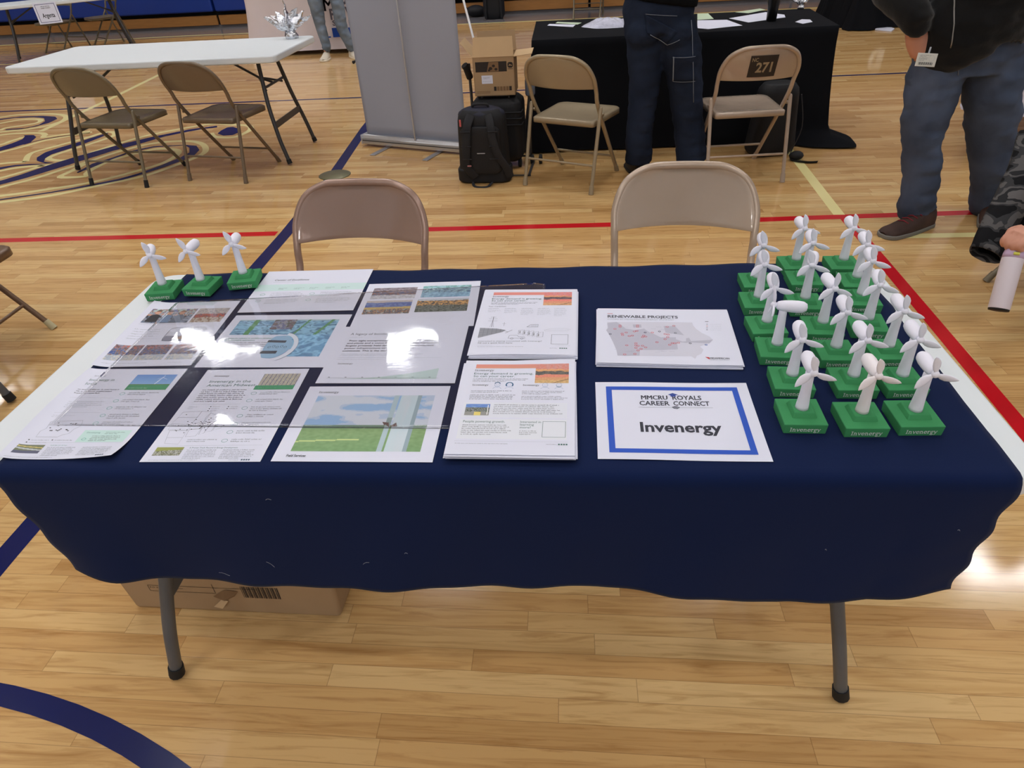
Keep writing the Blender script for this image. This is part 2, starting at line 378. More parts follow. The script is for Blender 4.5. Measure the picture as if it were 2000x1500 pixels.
# slab-serif word, own strokes (x-height = 1)
def thick(pts, w):
    pts = [Vector((p[0], p[1], 0)) for p in pts]; k = len(pts); a = []; b_ = []
    for i, p in enumerate(pts):
        t = (pts[min(i+1, k-1)]-pts[max(i-1, 0)]).normalized(); n = Vector((-t.y, t.x, 0))*w/2
        a.append((p.x+n.x, p.y+n.y)); b_.append((p.x-n.x, p.y-n.y))
    return b_+a, [(i, i+1, k+i+1, k+i) for i in range(k-1)]
def arcp(cx, cy, rx, ry, a0, a1, n=12): return [(cx+rx*math.cos(math.radians(a0+(a1-a0)*i/n)), cy+ry*math.sin(math.radians(a0+(a1-a0)*i/n))) for i in range(n+1)]
def serif_word():
    S = .17; H = .10
    def R(x0, y0, x1, y1): return [(x0,y0),(x1,y0),(x1,y1),(x0,y1)], [(0,1,2,3)]
    G = {
    'I': ([R(.24,0,.42,1.42), R(.03,0,.63,H), R(.03,1.32,.63,1.42)], .74),
    'n': ([R(.15,0,.32,1), R(0,0,.47,H), R(0,.90,.16,1), thick([(.3,.72)]+arcp(.53,.66,.25,.28,150,0,8)+[(.79,0)], S), R(.62,0,1.1,H)], 1.16),
    'v': ([thick([(.14,1),(.5,0)], S), thick([(.86,1),(.5,0)], S*.8), R(-.03,.9,.34,1), R(.66,.9,1.03,1)], 1.04),
    'e': ([thick(arcp(.48,.5,.38,.44,0,318,20), S), R(.12,.45,.9,.55)], 1.0),
    'r': ([R(.15,0,.32,1), R(0,0,.5,H), R(0,.9,.16,1), thick([(.3,.62)]+arcp(.56,.68,.24,.26,150,50,6), S)], .80),
    'g': ([thick(arcp(.45,.64,.30,.30,0,360,16), S*.9), thick(arcp(.47,-.24,.36,.20,0,360,16), S*.8), thick([(.3,.36),(.2,.2),(.3,.06),(.6,-.04)], S*.8), thick([(.7,.85),(.95,.98)], S*.9)], .98),
    'y': ([thick([(.14,1),(.52,.02)], S), thick([(.88,1),(.5,0),(.36,-.32),(.12,-.42)], S*.8), R(-.03,.9,.34,1), R(.68,.9,1.05,1)], 1.04)}
    x = 0; V = []; Fs = []
    for ch in 'Invenergy':
        parts, adv = G[ch]
        for vs, fs in parts:
            o = len(V); V += [(x+a, b) for a, b in vs]
            for f in fs:
                g = [vs[i] for i in f]; ar = sum(g[i][0]*g[(i+1) % len(g)][1]-g[(i+1) % len(g)][0]*g[i][1] for i in range(len(g)))
                Fs.append(tuple(o+i for i in (f if ar > 0 else f[::-1])))
        x += adv
    return V, Fs, x
SW = serif_word()
def put_serif(mb, x, y, w, c=None, z=0.0, m=0, ys=1.0):
    V, Fs, tw = SW; s = w/tw
    mb.add([(x+a*s, y+b*s*ys, z) for a, b in V], Fs, m, c)
# ================================================================== furniture
def folding_table(label, group, cx, cy, rz, Lx, Wy, H=.74, th=.045, legs=(1, 1), lw=None, top_m=None, leg_m=None, inset=.17, splay=.0, name='folding_table'):
    t = empty(name, (cx, cy, 0), rz, label, 'table', group)
    mb = MB(); mb.prism(rrect(Lx, Wy, .055, 6), H-th, H)
    mb.build('tabletop', top_m or M_white_plastic, t, bevel=.010, seg=3)
    lm = leg_m or M_darkleg
    for sgn, on in zip((-1, 1), legs):
        if not on: continue
        xe = Lx/2
        for sy in (-1, 1):
            x0, x1, x2, x3 = sgn*(xe-.250), sgn*(xe-.215), sgn*(xe-.170), sgn*(xe-.133)
            w = (lw or Wy)/2
            pts = [(x0, sy*(w-.20), H-th), (x1, sy*(w-.115), .40), (x2, sy*(w-.066), .175), (x3, sy*(w-.058), .012)]
            lg = MB().tube(fillet(pts, .06, 6), .0145, 12).build('leg', lm, t)
            a = Vector(pts[2]); b = Vector(pts[3]); d = (b-a).normalized()
            MB().tube([b-d*.03, b+d*.002], [.0175, .0185], 12).build('rubber_foot', M_rubber, lg)
        mb = MB(); x1 = sgn*(xe-.20); w_l = (lw or Wy)/2
        mb.tube([(sgn*(xe-.235), -(w_l-.17), .52), (sgn*(xe-.235), (w_l-.17), .52)], .010, 8)
        mb.box((x1-.004+sgn*.012, -(w_l-.10), .255), (x1+.004+sgn*.012, w_l-.10, .30))
        mb.build('cross_bar', lm, t)
        MB().tube([(sgn*(xe-.60), 0, H-th-.005), (sgn*(xe-.34), 0, .56), (sgn*(xe-.235), .0, .52)], .009, 8).tube([(sgn*(xe-.34), 0, .56), (sgn*(xe-.235), w_l-.19, .50)], .008, 8).tube([(sgn*(xe-.34), 0, .56), (sgn*(xe-.235), -w_l+.19, .50)], .008, 8).build('folding_brace', lm, t)
    return t
def folding_chair(label, x, y, yaw, mats, group=None, caps=None, marks=None, hs=1.0):
    fm, pm = mats
    t = empty('folding_chair', (x, y, 0), math.radians(yaw), label, 'chair', group)
    side = [(.205, .235, .012), (.217, -.105, .46), (.222, -.165, .585), (.2215, -.205, .665), (.19, -.240, .735), (.125, -.259, .772), (.05, -.263, .779)]
    side = [(a, b, c if c < .5 else .5+(c-.5)*hs) for a, b, c in side]
    path = smooth_path(side + [(-a, b, c) for a, b, c in side[::-1]], 5)
    MB().tube(path, .0122, 12).build('frame_tube', fm, t)
    # backrest panel
    def bound(z):
        half = path[:len(path)//2+1]
        for i in range(len(half)-1):
            (a0, b0, c0), (a1, b1, c1) = half[i], half[i+1]
            if c0 <= z <= c1 and c1 > c0:
                q = (z-c0)/(c1-c0); return a0+(a1-a0)*q, b0+(b1-b0)*q
        return .05, side[-1][1]
    zb = .600; zt = side[-1][2]-.004
    def pan(u, v):
        U = u*2-1
        ev = 1-(1-v)**1.35
        z = zb+(zt-zb)*ev
        hw, yb = bound(z)
        hw = max(hw-.004, .05)
        z2 = z-.012*abs(U)**3*(1-v)*0
        yb2 = yb-(.044*(1-v)+.014)*(1-U*U)
        return (U*hw, yb2, z2)
    mb = MB().grid(pan, 26, 18)
    o = mb.build('backrest', [pm], t, solid=.010)
    md = o.modifiers.new('b', 'BEVEL'); md.width = .002; md.segments = 2
    # seat
    mb = MB()
    def outline(s_):
        o_ = []
        for (cx, cy, r, a0) in ((.165-s_, .195-s_, .055, 0), (-.165+s_, .195-s_, .055, 90), (-.190+s_, -.150+s_, .02, 180), (.190-s_, -.150+s_, .02, 270)):
            for j in range(7):
                a = math.radians(a0+15*j); o_.append((cx+r*math.cos(a), cy+r*math.sin(a)))
        return o_
    rings = [(outline(0), .382), (outline(0), .409), (outline(.006), .415), (outline(.03), .413), (outline(.07), .406), (outline(.13), .402)]
    vs = []; n = 28
    for pts, z in rings: vs += [(p[0], p[1], z) for p in pts]
    fs = [(i*n+j, i*n+(j+1) % n, (i+1)*n+(j+1) % n, (i+1)*n+j) for i in range(len(rings)-1) for j in range(n)]
    fs.append(tuple(range((len(rings)-1)*n, len(rings)*n))); fs.append(tuple(range(n))[::-1])
    mb.add(vs, fs, 0, None, True); mb.build('seat', pm, t)
    for s in (-1, 1):
        lg = MB().tube([(s*.236, -.125, .485), (s*.236, -.150, .39), (s*.236, -.245, .012)], .0115, 12).ball((s*.236, -.125, .485), .0115, n=10).build('leg', fm, t)
        MB().tube([(s*.236, -.236, .05), (s*.236, -.247, .0)], [.0145, .016], 12).build('foot_cap', caps or fm, lg)
        MB().tube([(s*.206, .215, .04), (s*.205, .240, .0)], [.0145, .016], 12).build('foot_cap', caps or fm, t)
        MB().tube([(s*.222, -.09, .44), (s*.240, -.09, .44)], .010, 10).build('pivot_bolt', fm, t)
    MB().tube([(-.236, -.205, .165), (.236, -.205, .165)], .0075, 8).build('cross_bar', fm, t)
    MB().tube([(-.206, .15, .125), (.206, .15, .125)], .0075, 8).build('cross_bar', fm, t)
    if marks: marks(t, side)
    return t
# main table
main = folding_table('long white plastic folding table with grey legs under the navy cloth', None, 0, 0, 0, 1.83, .76, H=.7395, leg_m=M_greymetal)
# cloth
HEM = [(-.86, .480), (-.79, .476), (-.70, .462), (-.598, .454), (-.284, .449), (0, .451), (.22, .462), (.40, .447), (.55, .433), (.71, .443), (.80, .458), (.86, .466)]
def lerp_tab(T, x):
    if x <= T[0][0]: return T[0][1]
    for (a, b), (c, d) in zip(T, T[1:]):
        if x <= c: return b+(d-b)*(x-a)/(c-a)
    return T[-1][1]
XR = [(-.39, .863), (-.30, .866), (-.19, .865), (-.04, .869), (.06, .868), (.15, .876), (.25, .872), (.37, .885)]
def cloth(u, v):
    top = .757; drop = .290; r = .014
    d = v*(top+drop)
    if d <= top-r: y = .372-d; z = .7408; f = 0
    elif d <= top+r*.57:
        a = (d-(top-r))/r; a = min(a, PI/2); y = .372-(top-r)-r*math.sin(a); z = .7408-r*(1-math.cos(a)); f = 0
    else:
        f = (d-top-r*.57)/(drop-r*.57); y = -.387; z = None
    xl = -.830+(.018*f if f else 0)+.004*math.sin(y*31)*(0 if f else 1); xr = lerp_tab(XR, y) if not f else .863-.016*f+.004*math.sin(f*19)
    if f: xl = -.826+.036*f+.003*math.sin(f*16)
    x = xl+(xr-xl)*u
    if f:
        z = .727-(.727-lerp_tab(HEM, x))*f
        w = .006*math.sin(x*9+.6)*f+.004*math.sin(x*23+f*2)*f
        el = max(0, 1-abs(x-xl)/.20); er = max(0, 1-abs(x-xr)/.14)
        y += w-.014*f*math.sin(el*PI)*el*1.6+.006*f*el*el - .010*f*math.sin(er*PI)+.004*f*er*er
        z += .0025*math.sin(x*47)*f
    else:
        e = max(0, 1-abs(x-xr)/.06)
        z += .0012*abs(math.sin(y*13+x*4))*e + .0003*math.sin(x*40)*math.sin(y*33)
        if y > .35: y += .003*math.sin(x*34)
    return (x, y, z)
tc = MB().grid(cloth, 150, 110).build('tablecloth', M_navy, solid=.0007)
tag(tc, 'navy blue cloth draped over the front of the nearest long table', 'tablecloth')
lint = MB()
for (px, py, L_, a) in ((793, 1081, .006, .3), (528, 1102, .02, 2.2), (438, 1121, .02, -.4), (1613, 1074, .003, 0), (1873, 1036, .004, 0), (715, 1100, .014, .5), (524, 976, .01, .2)):
    c = aty(px, py, -.404); q = [(c.x+L_*(t-.5)*math.cos(a), c.y, c.z+L_*(t-.5)*math.sin(a)+.002*math.sin(t*4)) for t in (0, .3, .6, 1)]
    lint.tube(q, .00016, 5)
tag(lint.build('lint', M_letter, tc), 'tiny pale lint threads', None, kind='stuff')
# ================================================================== paper
INK = rgb(60, 64, 70); GREY = rgb(128, 134, 142); LGREY = rgb(176, 182, 190); TEAL = rgb(70, 110, 104); PAPER = rgb(220, 222, 238); WHITE = PAPER
class Sheet(MB):
    def __init__(s, w, h, pose=None, base=PAPER, curl=None):
        super().__init__(); s.w = w; s.h = h; s.pose = pose; s.curl = curl; s.lay = .00018
        s.grid(lambda u, v: (u*w, v*h, 0), 24, 24, c=base)
    def L(s, px, py):
        x, y, z, a = s.pose; p = at(px, py, z)-Vector((x, y, z)); c, q = math.cos(-a), math.sin(-a)
        return (p.x*c-p.y*q+s.w/2, p.x*q+p.y*c+s.h/2)
    def rect(s, x0, y0, x1, y1, c, z=1, n=1):
        s.grid(lambda u, v: (x0+(x1-x0)*u, y0+(y1-y0)*v, s.lay*z), max(n, int(abs(x1-x0)/.012)), max(1, int(abs(y1-y0)/.012)), c=c)
    def frame(s, x0, y0, x1, y1, t, c, z=1):
        s.rect(x0, y0, x1, y0+t, c, z); s.rect(x0, y1-t, x1, y1, c, z); s.rect(x0, y0+t, x0+t, y1-t, c, z); s.rect(x1-t, y0+t, x1, y1-t, c, z)
    def line(s, pts, w, c, z=2, closed=False):
        if closed: pts = list(pts)+[pts[0]]
        vs, fs = thick(pts, w); s.add([(a, b, s.lay*z) for a, b in vs], fs, 0, c)
    def poly(s, pts, c, z=1):
        bm = bmesh.new(); vs = [bm.verts.new((p[0], p[1], s.lay*z)) for p in pts]; f = bm.faces.new(vs); f.normal_update()
        if f.normal.z < 0: f.normal_flip()
        bmesh.ops.triangulate(bm, faces=[f]); bm.verts.index_update()
        s.add([v.co.copy() for v in bm.verts], [tuple(v.index for v in f.verts) for f in bm.faces], 0, c); bm.free()
    def text(s, t, x, y, h, c=INK, w=None, bold=0.0, slant=0, z=2, center=False): put_text(s, t, x, y, h, c, w, bold, s.lay*z, 0, slant, center)
    def word(s, x, y, w, c=INK, z=2): put_serif(s, x, y, w, c, s.lay*z)
    def para(s, x, y, w, n, lh, c=INK, hh=.5, seed=0, last=.6):
        rr = random.Random(seed+n*7)
        for i in range(n):
            xe = x+w*(rr.uniform(.86, 1) if i < n-1 else last); q = x; yy = y-i*lh
            while q < xe-lh*.4:
                for _ in range(rr.randint(2, 8)):
                    l_ = lh*rr.choice((.14, .27, .30, .33)); h_ = lh*hh*rr.choice((.80, .80, .84, 1.25)); lo = -lh*.18 if rr.random() < .08 else 0
                    if q+l_ > xe: break
                    k_ = rr.random()
                    if k_ < .45 and l_ > lh*.2:   # open letter: two stems and a bar
                        t_ = l_*.30; R4 = ((q, yy+lo, q+t_, yy+h_), (q+l_-t_, yy, q+l_, yy+lh*hh*.8), (q+t_, yy+lh*hh*.8-t_, q+l_-t_, yy+lh*hh*.8))
                    elif k_ < .75 and l_ > lh*.2:
                        t_ = l_*.28; R4 = ((q, yy+lo, q+t_, yy+h_), (q+t_, yy, q+l_, yy+t_), (q+t_, yy+lh*hh*.4, q+l_, yy+lh*hh*.4+t_))
                    else: R4 = ((q+l_*.25, yy+lo, q+l_*.75, yy+h_),)
                    for (xa, ya, xb, yb) in R4: s.add([(xa, ya, s.lay*2), (xb, ya, s.lay*2), (xb, yb, s.lay*2), (xa, yb, s.lay*2)], [(0, 1, 2, 3)], 0, c)
                    q += l_+lh*.09
                q += lh*.26
    def photo(s, x0, y0, x1, y1, nx, ny, fn, z=1):
        W = x1-x0; H = y1-y0; nx = int(nx*1.9); ny = int(ny*1.9)
        for j in range(ny):
            for i in range(nx):
                a, b = x0+W*i/nx, x0+W*(i+1)/nx; c_, d_ = y0+H*j/ny, y0+H*(j+1)/ny; zz = s.lay*z
                col = fn((i+.5)/nx, (j+.5)/ny)
                if col is None: continue
                s.add([(a, c_, zz), (b, c_, zz), (b, d_, zz), (a, d_, zz)], [(0, 1, 2, 3)], 0, rgb(*[max(0, min(255, k)) for k in col]))
    def done(s, name, label, cat='paper', group=None, thick_=.0003):
        x, y, z, a = s.pose; w, h = s.w, s.h; cf = s.curl
        s.v = [(p[0]-w/2, p[1]-h/2, p[2]+(cf(p[0]/w, p[1]/h) if cf else 0)) for p in s.v]
        # thin body under the printed face
        o = s.build(name, M_PRINT); o.location = (x, y, z); o.rotation_euler = (0, 0, a)
        return tag(o, label, cat, group)
def nz(x, y, s=0): return noise.noise(Vector((x, y, s*7.3+.5)))
def blot(u, v, pal, s, fx=14, fy=9):
    k = (nz(u*fx, v*fy, s)*.9+nz(u*fx*2.4, v*fy*2.4, s+1)*.5+.5)*len(pal)-.5
    k = max(0, min(len(pal)-1.001, k)); i = int(k); t = min(1, max(0, (k-i-.35)/.3)) if len(pal) > 1 else 0
    c = pal[i]; e = pal[min(i+1, len(pal)-1)]; d = nz(u*24, v*24, s+2)*16
    return tuple(p*(1-t)+q*t+d for p, q in zip(c, e))
def bands(u, v, B, s=0):
    v2 = v+nz(u*6, v*3, s)*.05
    for top, pal in B:
        if v2 <= top: return blot(u, v, pal, s)
    return blot(u, v, B[-1][1], s)
LET = (.2794, .2159); R_ = math.radians
def pose_top(TL, TR, w, h, z=.7427):
    a = at(*TL, z); b = at(*TR, z); d = (b-a).normalized(); n = Vector((-d.y, d.x, 0)); m = (a+b)/2-n*h/2
    return (m.x, m.y, z, math.atan2(d.y, d.x))
def pose_bot(BL, BR, w, h, z=.7427):
    a = at(*BL, z); b = at(*BR, z); d = (b-a).normalized(); n = Vector((-d.y, d.x, 0)); m = (a+b)/2+n*h/2
    return (m.x, m.y, z, math.atan2(d.y, d.x))
def ripple(a, k=3, ph=0): return lambda u, v: a*(math.sin(u*PI*k+ph)*.5+.5)*(abs(v-.5)*2)**3
# ---- name sign
s = Sheet(*LET, (.3629, -.2392, .7424, R_(-1.0)), curl=ripple(.0012, 2.2))
w, h = LET
s.frame(.0195, .0165, .2600, .2020, .0105, rgb(40, 84, 190), 2)
s.poly([(.132, .178), (.141, .183), (.150, .178), (.141, .1735)], rgb(52, 74, 150), 3); s.rect(.1365, .172, .1455, .176, rgb(52, 74, 150), 3); s.line([(.149, .178), (.152, .172)], .0008, rgb(52, 74, 150), 3)
DK = rgb(58, 60, 74)
s.text('MMCRU', .083, .163, .0125, DK, .047, .006); s.text('ROYALS', .139, .163, .0125, DK, .052, .022)
s.text('CAREER', .0785, .146, .0125, DK, .054, .022); s.text('CONNECT', .139, .146, .0125, DK, .064, .022)
s.line([(.076, .140), (.136, .140)], .0006, GREY); s.line([(.146, .140), (.207, .140)], .0006, GREY)
s.poly([(.135, .141), (.140, .144), (.146, .143), (.150, .140), (.144, .1355), (.138, .137)], rgb(90, 94, 108), 2)
s.line([(.138, .141), (.143, .1385), (.147, .141)], .0006, PAPER, 3)
s.text('Invenergy', .075, .072, .0255, rgb(50, 52, 64), .138, .028)
s.done('table_sign', 'white sheet with a thick blue border reading Invenergy, lying near the front edge', 'sign')
# ---- stacks of sheets
def stack(pose, w, h, n, label, group, jit=.004, dz=.0011, seed=1, name='paper_sheet'):
    rr = random.Random(seed); x, y, z, a = pose; first = None
    for i in range(n):
        if first is None:
            mb = MB(); mb.box((-w/2, -h/2, 0), (w/2, h/2, .0008)); o = mb.build(name, M_paper); first = o
        else: o = first.copy(); COL.objects.link(o)
        o.location = (x+rr.uniform(-jit, jit)*.6, y-(n-i)*.0006+rr.uniform(-jit, jit)*.6, z-(n-i)*dz-.0003); o.rotation_euler = (0, 0, a+R_(rr.uniform(-.7, .7)))
        tag(o, label, 'paper', group)
# ---- renewable projects
pz = (.3748, .0276, .7500, R_(-2.6))
stack(pz, w, h, 6, 'plain white sheet edge in the low pile under the Renewable Projects map', 'sheets under the map', seed=3)
s = Sheet(w, h, pz, curl=ripple(.001, 1.8, 1))
s.rect(.0215, .1925, .033, .1940, rgb(190, 60, 50), 2)
s.text('RENEWABLE PROJECTS', .022, .1765, .0105, rgb(70, 72, 84), .150, .022)
s.text('OWNED BY MIDAMERICAN ENERGY COMPANY', .021, .167, .0052, LGREY, .142)
iowa = [(1162+24,629),(1187,641),(1184,645),(1192,658),(1197,668),(1204,684),(1206,695),(1350,696),(1358,701),(1361,695),(1370,691),(1374,683),(1367,677),(1386,670),(1393,664),(1385,657),(1370,650),(1359,642),(1354,636),(1352,630),(1300,629)]
ip = [s.L(*p) for p in iowa]; s.poly(ip, rgb(206, 206, 220), 1)
dk1 = [(1186,631),(1187,641),(1184,645),(1192,658),(1197,668),(1204,684),(1206,695),(1249,695),(1250,684),(1296,684),(1324,682),(1322,668),(1385,671),(1392,664),(1340,670),(1318,662),(1290,659),(1276,652),(1266,648),(1258,642),(1240,645),(1222,642),(1212,634),(1204,629)]
s.poly([s.L(*p) for p in dk1], rgb(184, 184, 200), 2)
for q in ([(1236,634),(1252,634),(1253,640),(1237,640)], [(1296,637),(1318,637),(1336,655),(1300,650)], [(1340,661),(1346,660),(1350,667),(1340,667)], [(1293,659),(1320,659),(1320,668),(1293,666)]): s.poly([s.L(*p) for p in q], rgb(184, 184, 200), 2)
for (a, b) in ((1211,636),(1211,639),(1201,643),(1245,636),(1245,639),(1303,639),(1316,637),(1223,650),(1215,652),(1216,655),(1239,648),(1244,647),(1274,650),(1229,657),(1235,656),(1257,656),(1255,659),(1261,658),(1299,653),(1305,654),(1304,659),(1299,663),(1242,671),(1242,675),(1283,669),(1224,675),(1246,676),(1255,676),(1261,679),(1252,682),(1246,685),(1242,680),(1308,674),(1313,671),(1318,671),(1325,670),(1220,693),(1240,692)):
    u_, v_ = s.L(a, b); s.line(arcp(u_, v_, .0026, .0026, 0, 360, 10), .0009, rgb(214, 70, 76), 4)
for (a, b, c_) in ((1192,653,(60,62,90)),(1260,650,(60,62,90)),(1288,648,(70,72,90)),(1319,651,(90,92,110)),(1348,671,(70,72,90)),(1379,674,(60,100,170))):
    u_, v_ = s.L(a, b); s.line(arcp(u_, v_, .0022, .0022, 0, 360, 10), .0013, rgb(*c_), 4)
rr = random.Random(5)
for i in range(40):
    u_, v_ = s.L(rr.uniform(1200, 1315), rr.uniform(636, 690)); s.para(u_, v_, .011, 1, .0022, rgb(150, 150, 168), seed=i, last=1)
for i, c_ in enumerate(((120,120,130), (200,90,90), (90,90,110), (60,60,90))):
    u_, v_ = s.L(1381, 634+i*3.6); s.rect(u_-.0015, v_, u_+.0015, v_+.002, rgb(*c_), 2); s.para(u_+.006, v_, .024, 1, .0024, LGREY, seed=i, last=1)
u_, v_ = s.L(1377, 629); s.rect(u_, v_, u_+.007, v_+.0022, rgb(110, 110, 120), 2)
u_, v_ = s.L(1387, 701); s.text('MIDAMERICAN', u_, v_, .0048, rgb(60, 60, 72), .0365, .02); s.text('ENERGY COMPANY', u_, v_-.0045, .0026, GREY, .0365)
s.poly([(u_-.009, v_+.006), (u_-.001, v_+.005), (u_-.001, v_-.003)], rgb(200, 60, 66), 3)
s.done('map_sheet', 'landscape Renewable Projects map sheet on top of the low pile right of the flyers', 'paper')
# ---- flyers
SUN = [(.16, [(206, 170, 118), (216, 178, 124)]), (.30, [(214, 158, 118)]), (.45, [(222, 140, 118)]), (.62, [(96, 94, 92), (110, 106, 100)]), (.72, [(224, 166, 116)]), (1.2, [(214, 140, 128), (208, 148, 140)])]
SUN2 = [(a, [(c[0]+6, c[1]-8, c[2]+2) for c in p]) for a, p in SUN]
def flyer(pose, kind, curl, name, label):
    w, h = .2159, .2794
    s = Sheet(w, h, pose, curl=curl); B = SUN if kind == 1 else SUN2
    top = h-.014
    s.photo(.022, top-.0135, .140, top, 30, 3, lambda u, v: (222-8*u, 150-8*v, 126+6*v) if kind == 1 else (224, 138+6*v, 132))
    s.photo(.140, top-.062, w-.012, top, 22, 26, lambda u, v: bands(u, v, B, 3))
    s.line([(.140+.035, top-.0615), (w-.0125, top-.049)], .0010, rgb(90, 70, 80), 3); s.line([(.141, top-.026), (w-.0125, top-.022)], .0008, rgb(110, 90, 100), 3)
    s.word(.021, top-.0235, .038, INK)
    s.text('Energy demand is growing.', .021, top-.0345, .0062, TEAL, .115); s.text('So can your career.', .021, top-.0435, .0062, TEAL, .080)
    s.para(.021, top-.050, .108, 3, .0042, INK, .45, 2)
    if kind == 1:
        for x0, f in ((.022, 0), (.118, 1)):
            s.word(x0, .194, .031, INK)
        for x0, hair in ((.070, 1), (.093, 2), (.160, 3), (.186, 4)):
            cy = .197; FB = rgb(120, 150, 186)
            s.line(arcp(x0, cy, .0052, .0068, 0, 360, 14), .0005, FB, 2)
            s.line([(x0-.008, cy-.012), (x0-.004, cy-.0075), (x0+.004, cy-.0075), (x0+.008, cy-.012)], .0005, FB, 2)
            s.line([(x0-.0025, cy-.003), (x0, cy-.0042), (x0+.0025, cy-.003)], .0005, FB, 2); s.line([(x0-.003, cy+.001), (x0-.001, cy+.001)], .0005, FB, 2); s.line([(x0+.001, cy+.001), (x0+.003, cy+.001)], .0005, FB, 2)
            if hair == 1: s.line(arcp(x0, cy+.002, .0054, .0060, 15, 165, 8), .0018, rgb(90, 120, 150), 3)
            if hair == 2: s.line(arcp(x0, cy, .0064, .0074, -40, 220, 12), .0026, rgb(88, 124, 160), 3)
            if hair == 4: s.line(arcp(x0, cy-.002, .0045, .0045, 190, 350, 8), .0012, rgb(110, 140, 160), 3)
        s.para(.022, .1765, .086, 2, .0042, INK, .45, 4); s.para(.022, .164, .090, 4, .0042, INK, .45, 5, .9)
        s.para(.118, .1765, .084, 3, .0042, INK, .45, 6); s.para(.118, .160, .086, 3, .0042, INK, .45, 7, .9)
        s.rect(.014, .098, w-.014, .142, rgb(222, 225, 236), 1)
        s.photo(.019, .104, .063, .137, 22, 14, lambda u, v: (86+60*max(0, nz(u*5, v*7))+20, 140+60*max(0, nz(u*5, v*7)), 206) if v > .68 else (blot(u, v, [(92, 110, 84), (120, 124, 130), (150, 150, 150), (74, 84, 60)], 4) if v > .3 else ((226, 208, 120) if .4 < u < .65 else (150, 150, 146))), 3)
        s.rect(.059, .106, .0605, .134, rgb(240, 240, 240), 4)
        s.para(.070, .134, .128, 6, .0050, INK, .45, 8, .98)
        s.rect(.014, .040, w-.014, .094, rgb(224, 227, 236), 1)
        s.text('People powering growth.', .020, .084, .0062, TEAL, .074); s.para(.020, .076, .088, 6, .0050, INK, .45, 9)
        s.text('Interested in', .121, .084, .0058, TEAL, .036); s.text('learning', .121, .0765, .0058, TEAL, .024); s.text('more?', .121, .069, .0058, TEAL, .019); s.para(.121, .061, .034, 3, .0044, INK, .45, 10)
        s.frame(.160, .046, .200, .0885, .0007, rgb(70, 110, 104), 2)
        s.line([(.012, .034), (.204, .034)], .0004, LGREY); s.para(.014, .027, .090, 1, .0032, GREY, .5, 11, 1); s.para(.168, .027, .018, 1, .0032, GREY, .5, 12, 1)
        for i in range(4): s.rect(.188+i*.0042, .026, .191+i*.0042, .0295, TEAL, 2)
    else:
        s.text('Your Capabilities', .017, .196, .0045, GREY, .040)
        for i in range(5):
            x0 = .018+i*.037; s.para(x0, .188, .025, 1, .0036, GREY, .5, 20+i, 1); s.para(x0, .182, .030, (3, 4, 6, 6, 7)[i], .0044, LGREY, .4, 30+i)
        # line drawing: pylon, solar field, containers, pickup
        G_ = rgb(110, 114, 124)
        s.line([(.034, .108), (.034, .152)], .0011, G_); 
        for zy, hw in ((.150, .006), (.143, .009), (.134, .010)): s.line([(.034-hw, zy), (.034+hw, zy)], .0006, G_)
        s.line([(.030, .108), (.034, .14), (.038, .108)], .0005, G_); s.line([(.060, .112), (.060, .128)], .0005, G_); s.line([(.056, .122), (.064, .122)], .0005, G_)
        s.poly([(.010, .105), (.046, .102), (.066, .096), (.060, .088), (.010, .064)], rgb(150, 152, 162), 1)
        for i in range(6): s.line([(.010+i*.009, .105-i*.0008), (.010+i*.009, .066+i*.004)], .0005, rgb(100, 104, 112), 3)
        for i in range(3): s.line([(.010, .096-i*.011), (.058, .095-i*.004)], .0005, rgb(100, 104, 112), 3)
        s.line([(.060, .094), (.072, .088), (.066, .083), (.080, .096)], .0009, G_)
        for k in range(5):
            x0 = .094+k*.010; s.line([(x0, .094-k*.003), (x0+.012, .096-k*.002), (x0+.012, .080-k*.003), (x0, .078-k*.003)], .0007, G_, 3, True); s.rect(x0+.002, .082-k*.003, x0+.004, .092-k*.003, rgb(150, 152, 160), 2)
        s.line([(.110, .108), (.118, .118), (.134, .119), (.134, .108)], .0008, G_, 2, True)
        for k in range(5): s.line([(.120+k*.003, .109), (.120+k*.003, .118)], .0004, G_)
        s.line([(.074, .064), (.076, .074), (.092, .074), (.096, .068), (.108, .068), (.110, .062), (.074, .062)], .0008, G_, 2, True)
        for x0 in (.082, .103): s.line(arcp(x0, .061, .0028, .0028, 0, 360, 10), .0008, G_)
        s.line([(.148, .096), (.160, .101), (.190, .103), (.204, .098), (.196, .092), (.150, .091)], .0005, LGREY, 2, True); s.line([(.150, .096), (.200, .097)], .0004, LGREY)
        s.text('Interested in staying connected with Invenergy?', .013, .049, .0046, GREY, .132); s.text('Fill out a quick form here:', .013, .0415, .0046, GREY, .072, .012)
        s.frame(.164, .040, .199, .078, .0007, rgb(110, 120, 124), 2)
        s.line([(.012, .035), (.204, .034)], .0004, LGREY); s.para(.014, .029, .095, 1, .0032, GREY, .5, 11, 1); s.para(.162, .024, .016, 1, .0032, GREY, .5, 12, 1)
        for i in range(4): s.rect(.182+i*.0042, .023, .185+i*.0042, .0265, TEAL, 2)
    return s.done(name, label, 'flyer')
f1 = (.0776, -.2123, .7562, R_(-.83)); f2 = (.0850, .0858, .7568, R_(-1.36))
stack(f1, .2159, .2794, 6, 'plain white sheet edge in the pile under the front Energy demand flyer', 'sheets under the front flyer', .006, seed=5)
stack(f2, .2159, .2794, 6, 'plain white sheet edge in the pile under the rear Energy demand flyer', 'sheets under the rear flyer', .006, seed=9)
flyer(f1, 1, lambda u, v: .004*max(0, (v-.75)/.25)**2*max(0, u-.45)*2+.0012*(1-v)**4, 'flyer', 'portrait Energy demand is growing flyer with drawn faces, on the pile at the front edge')
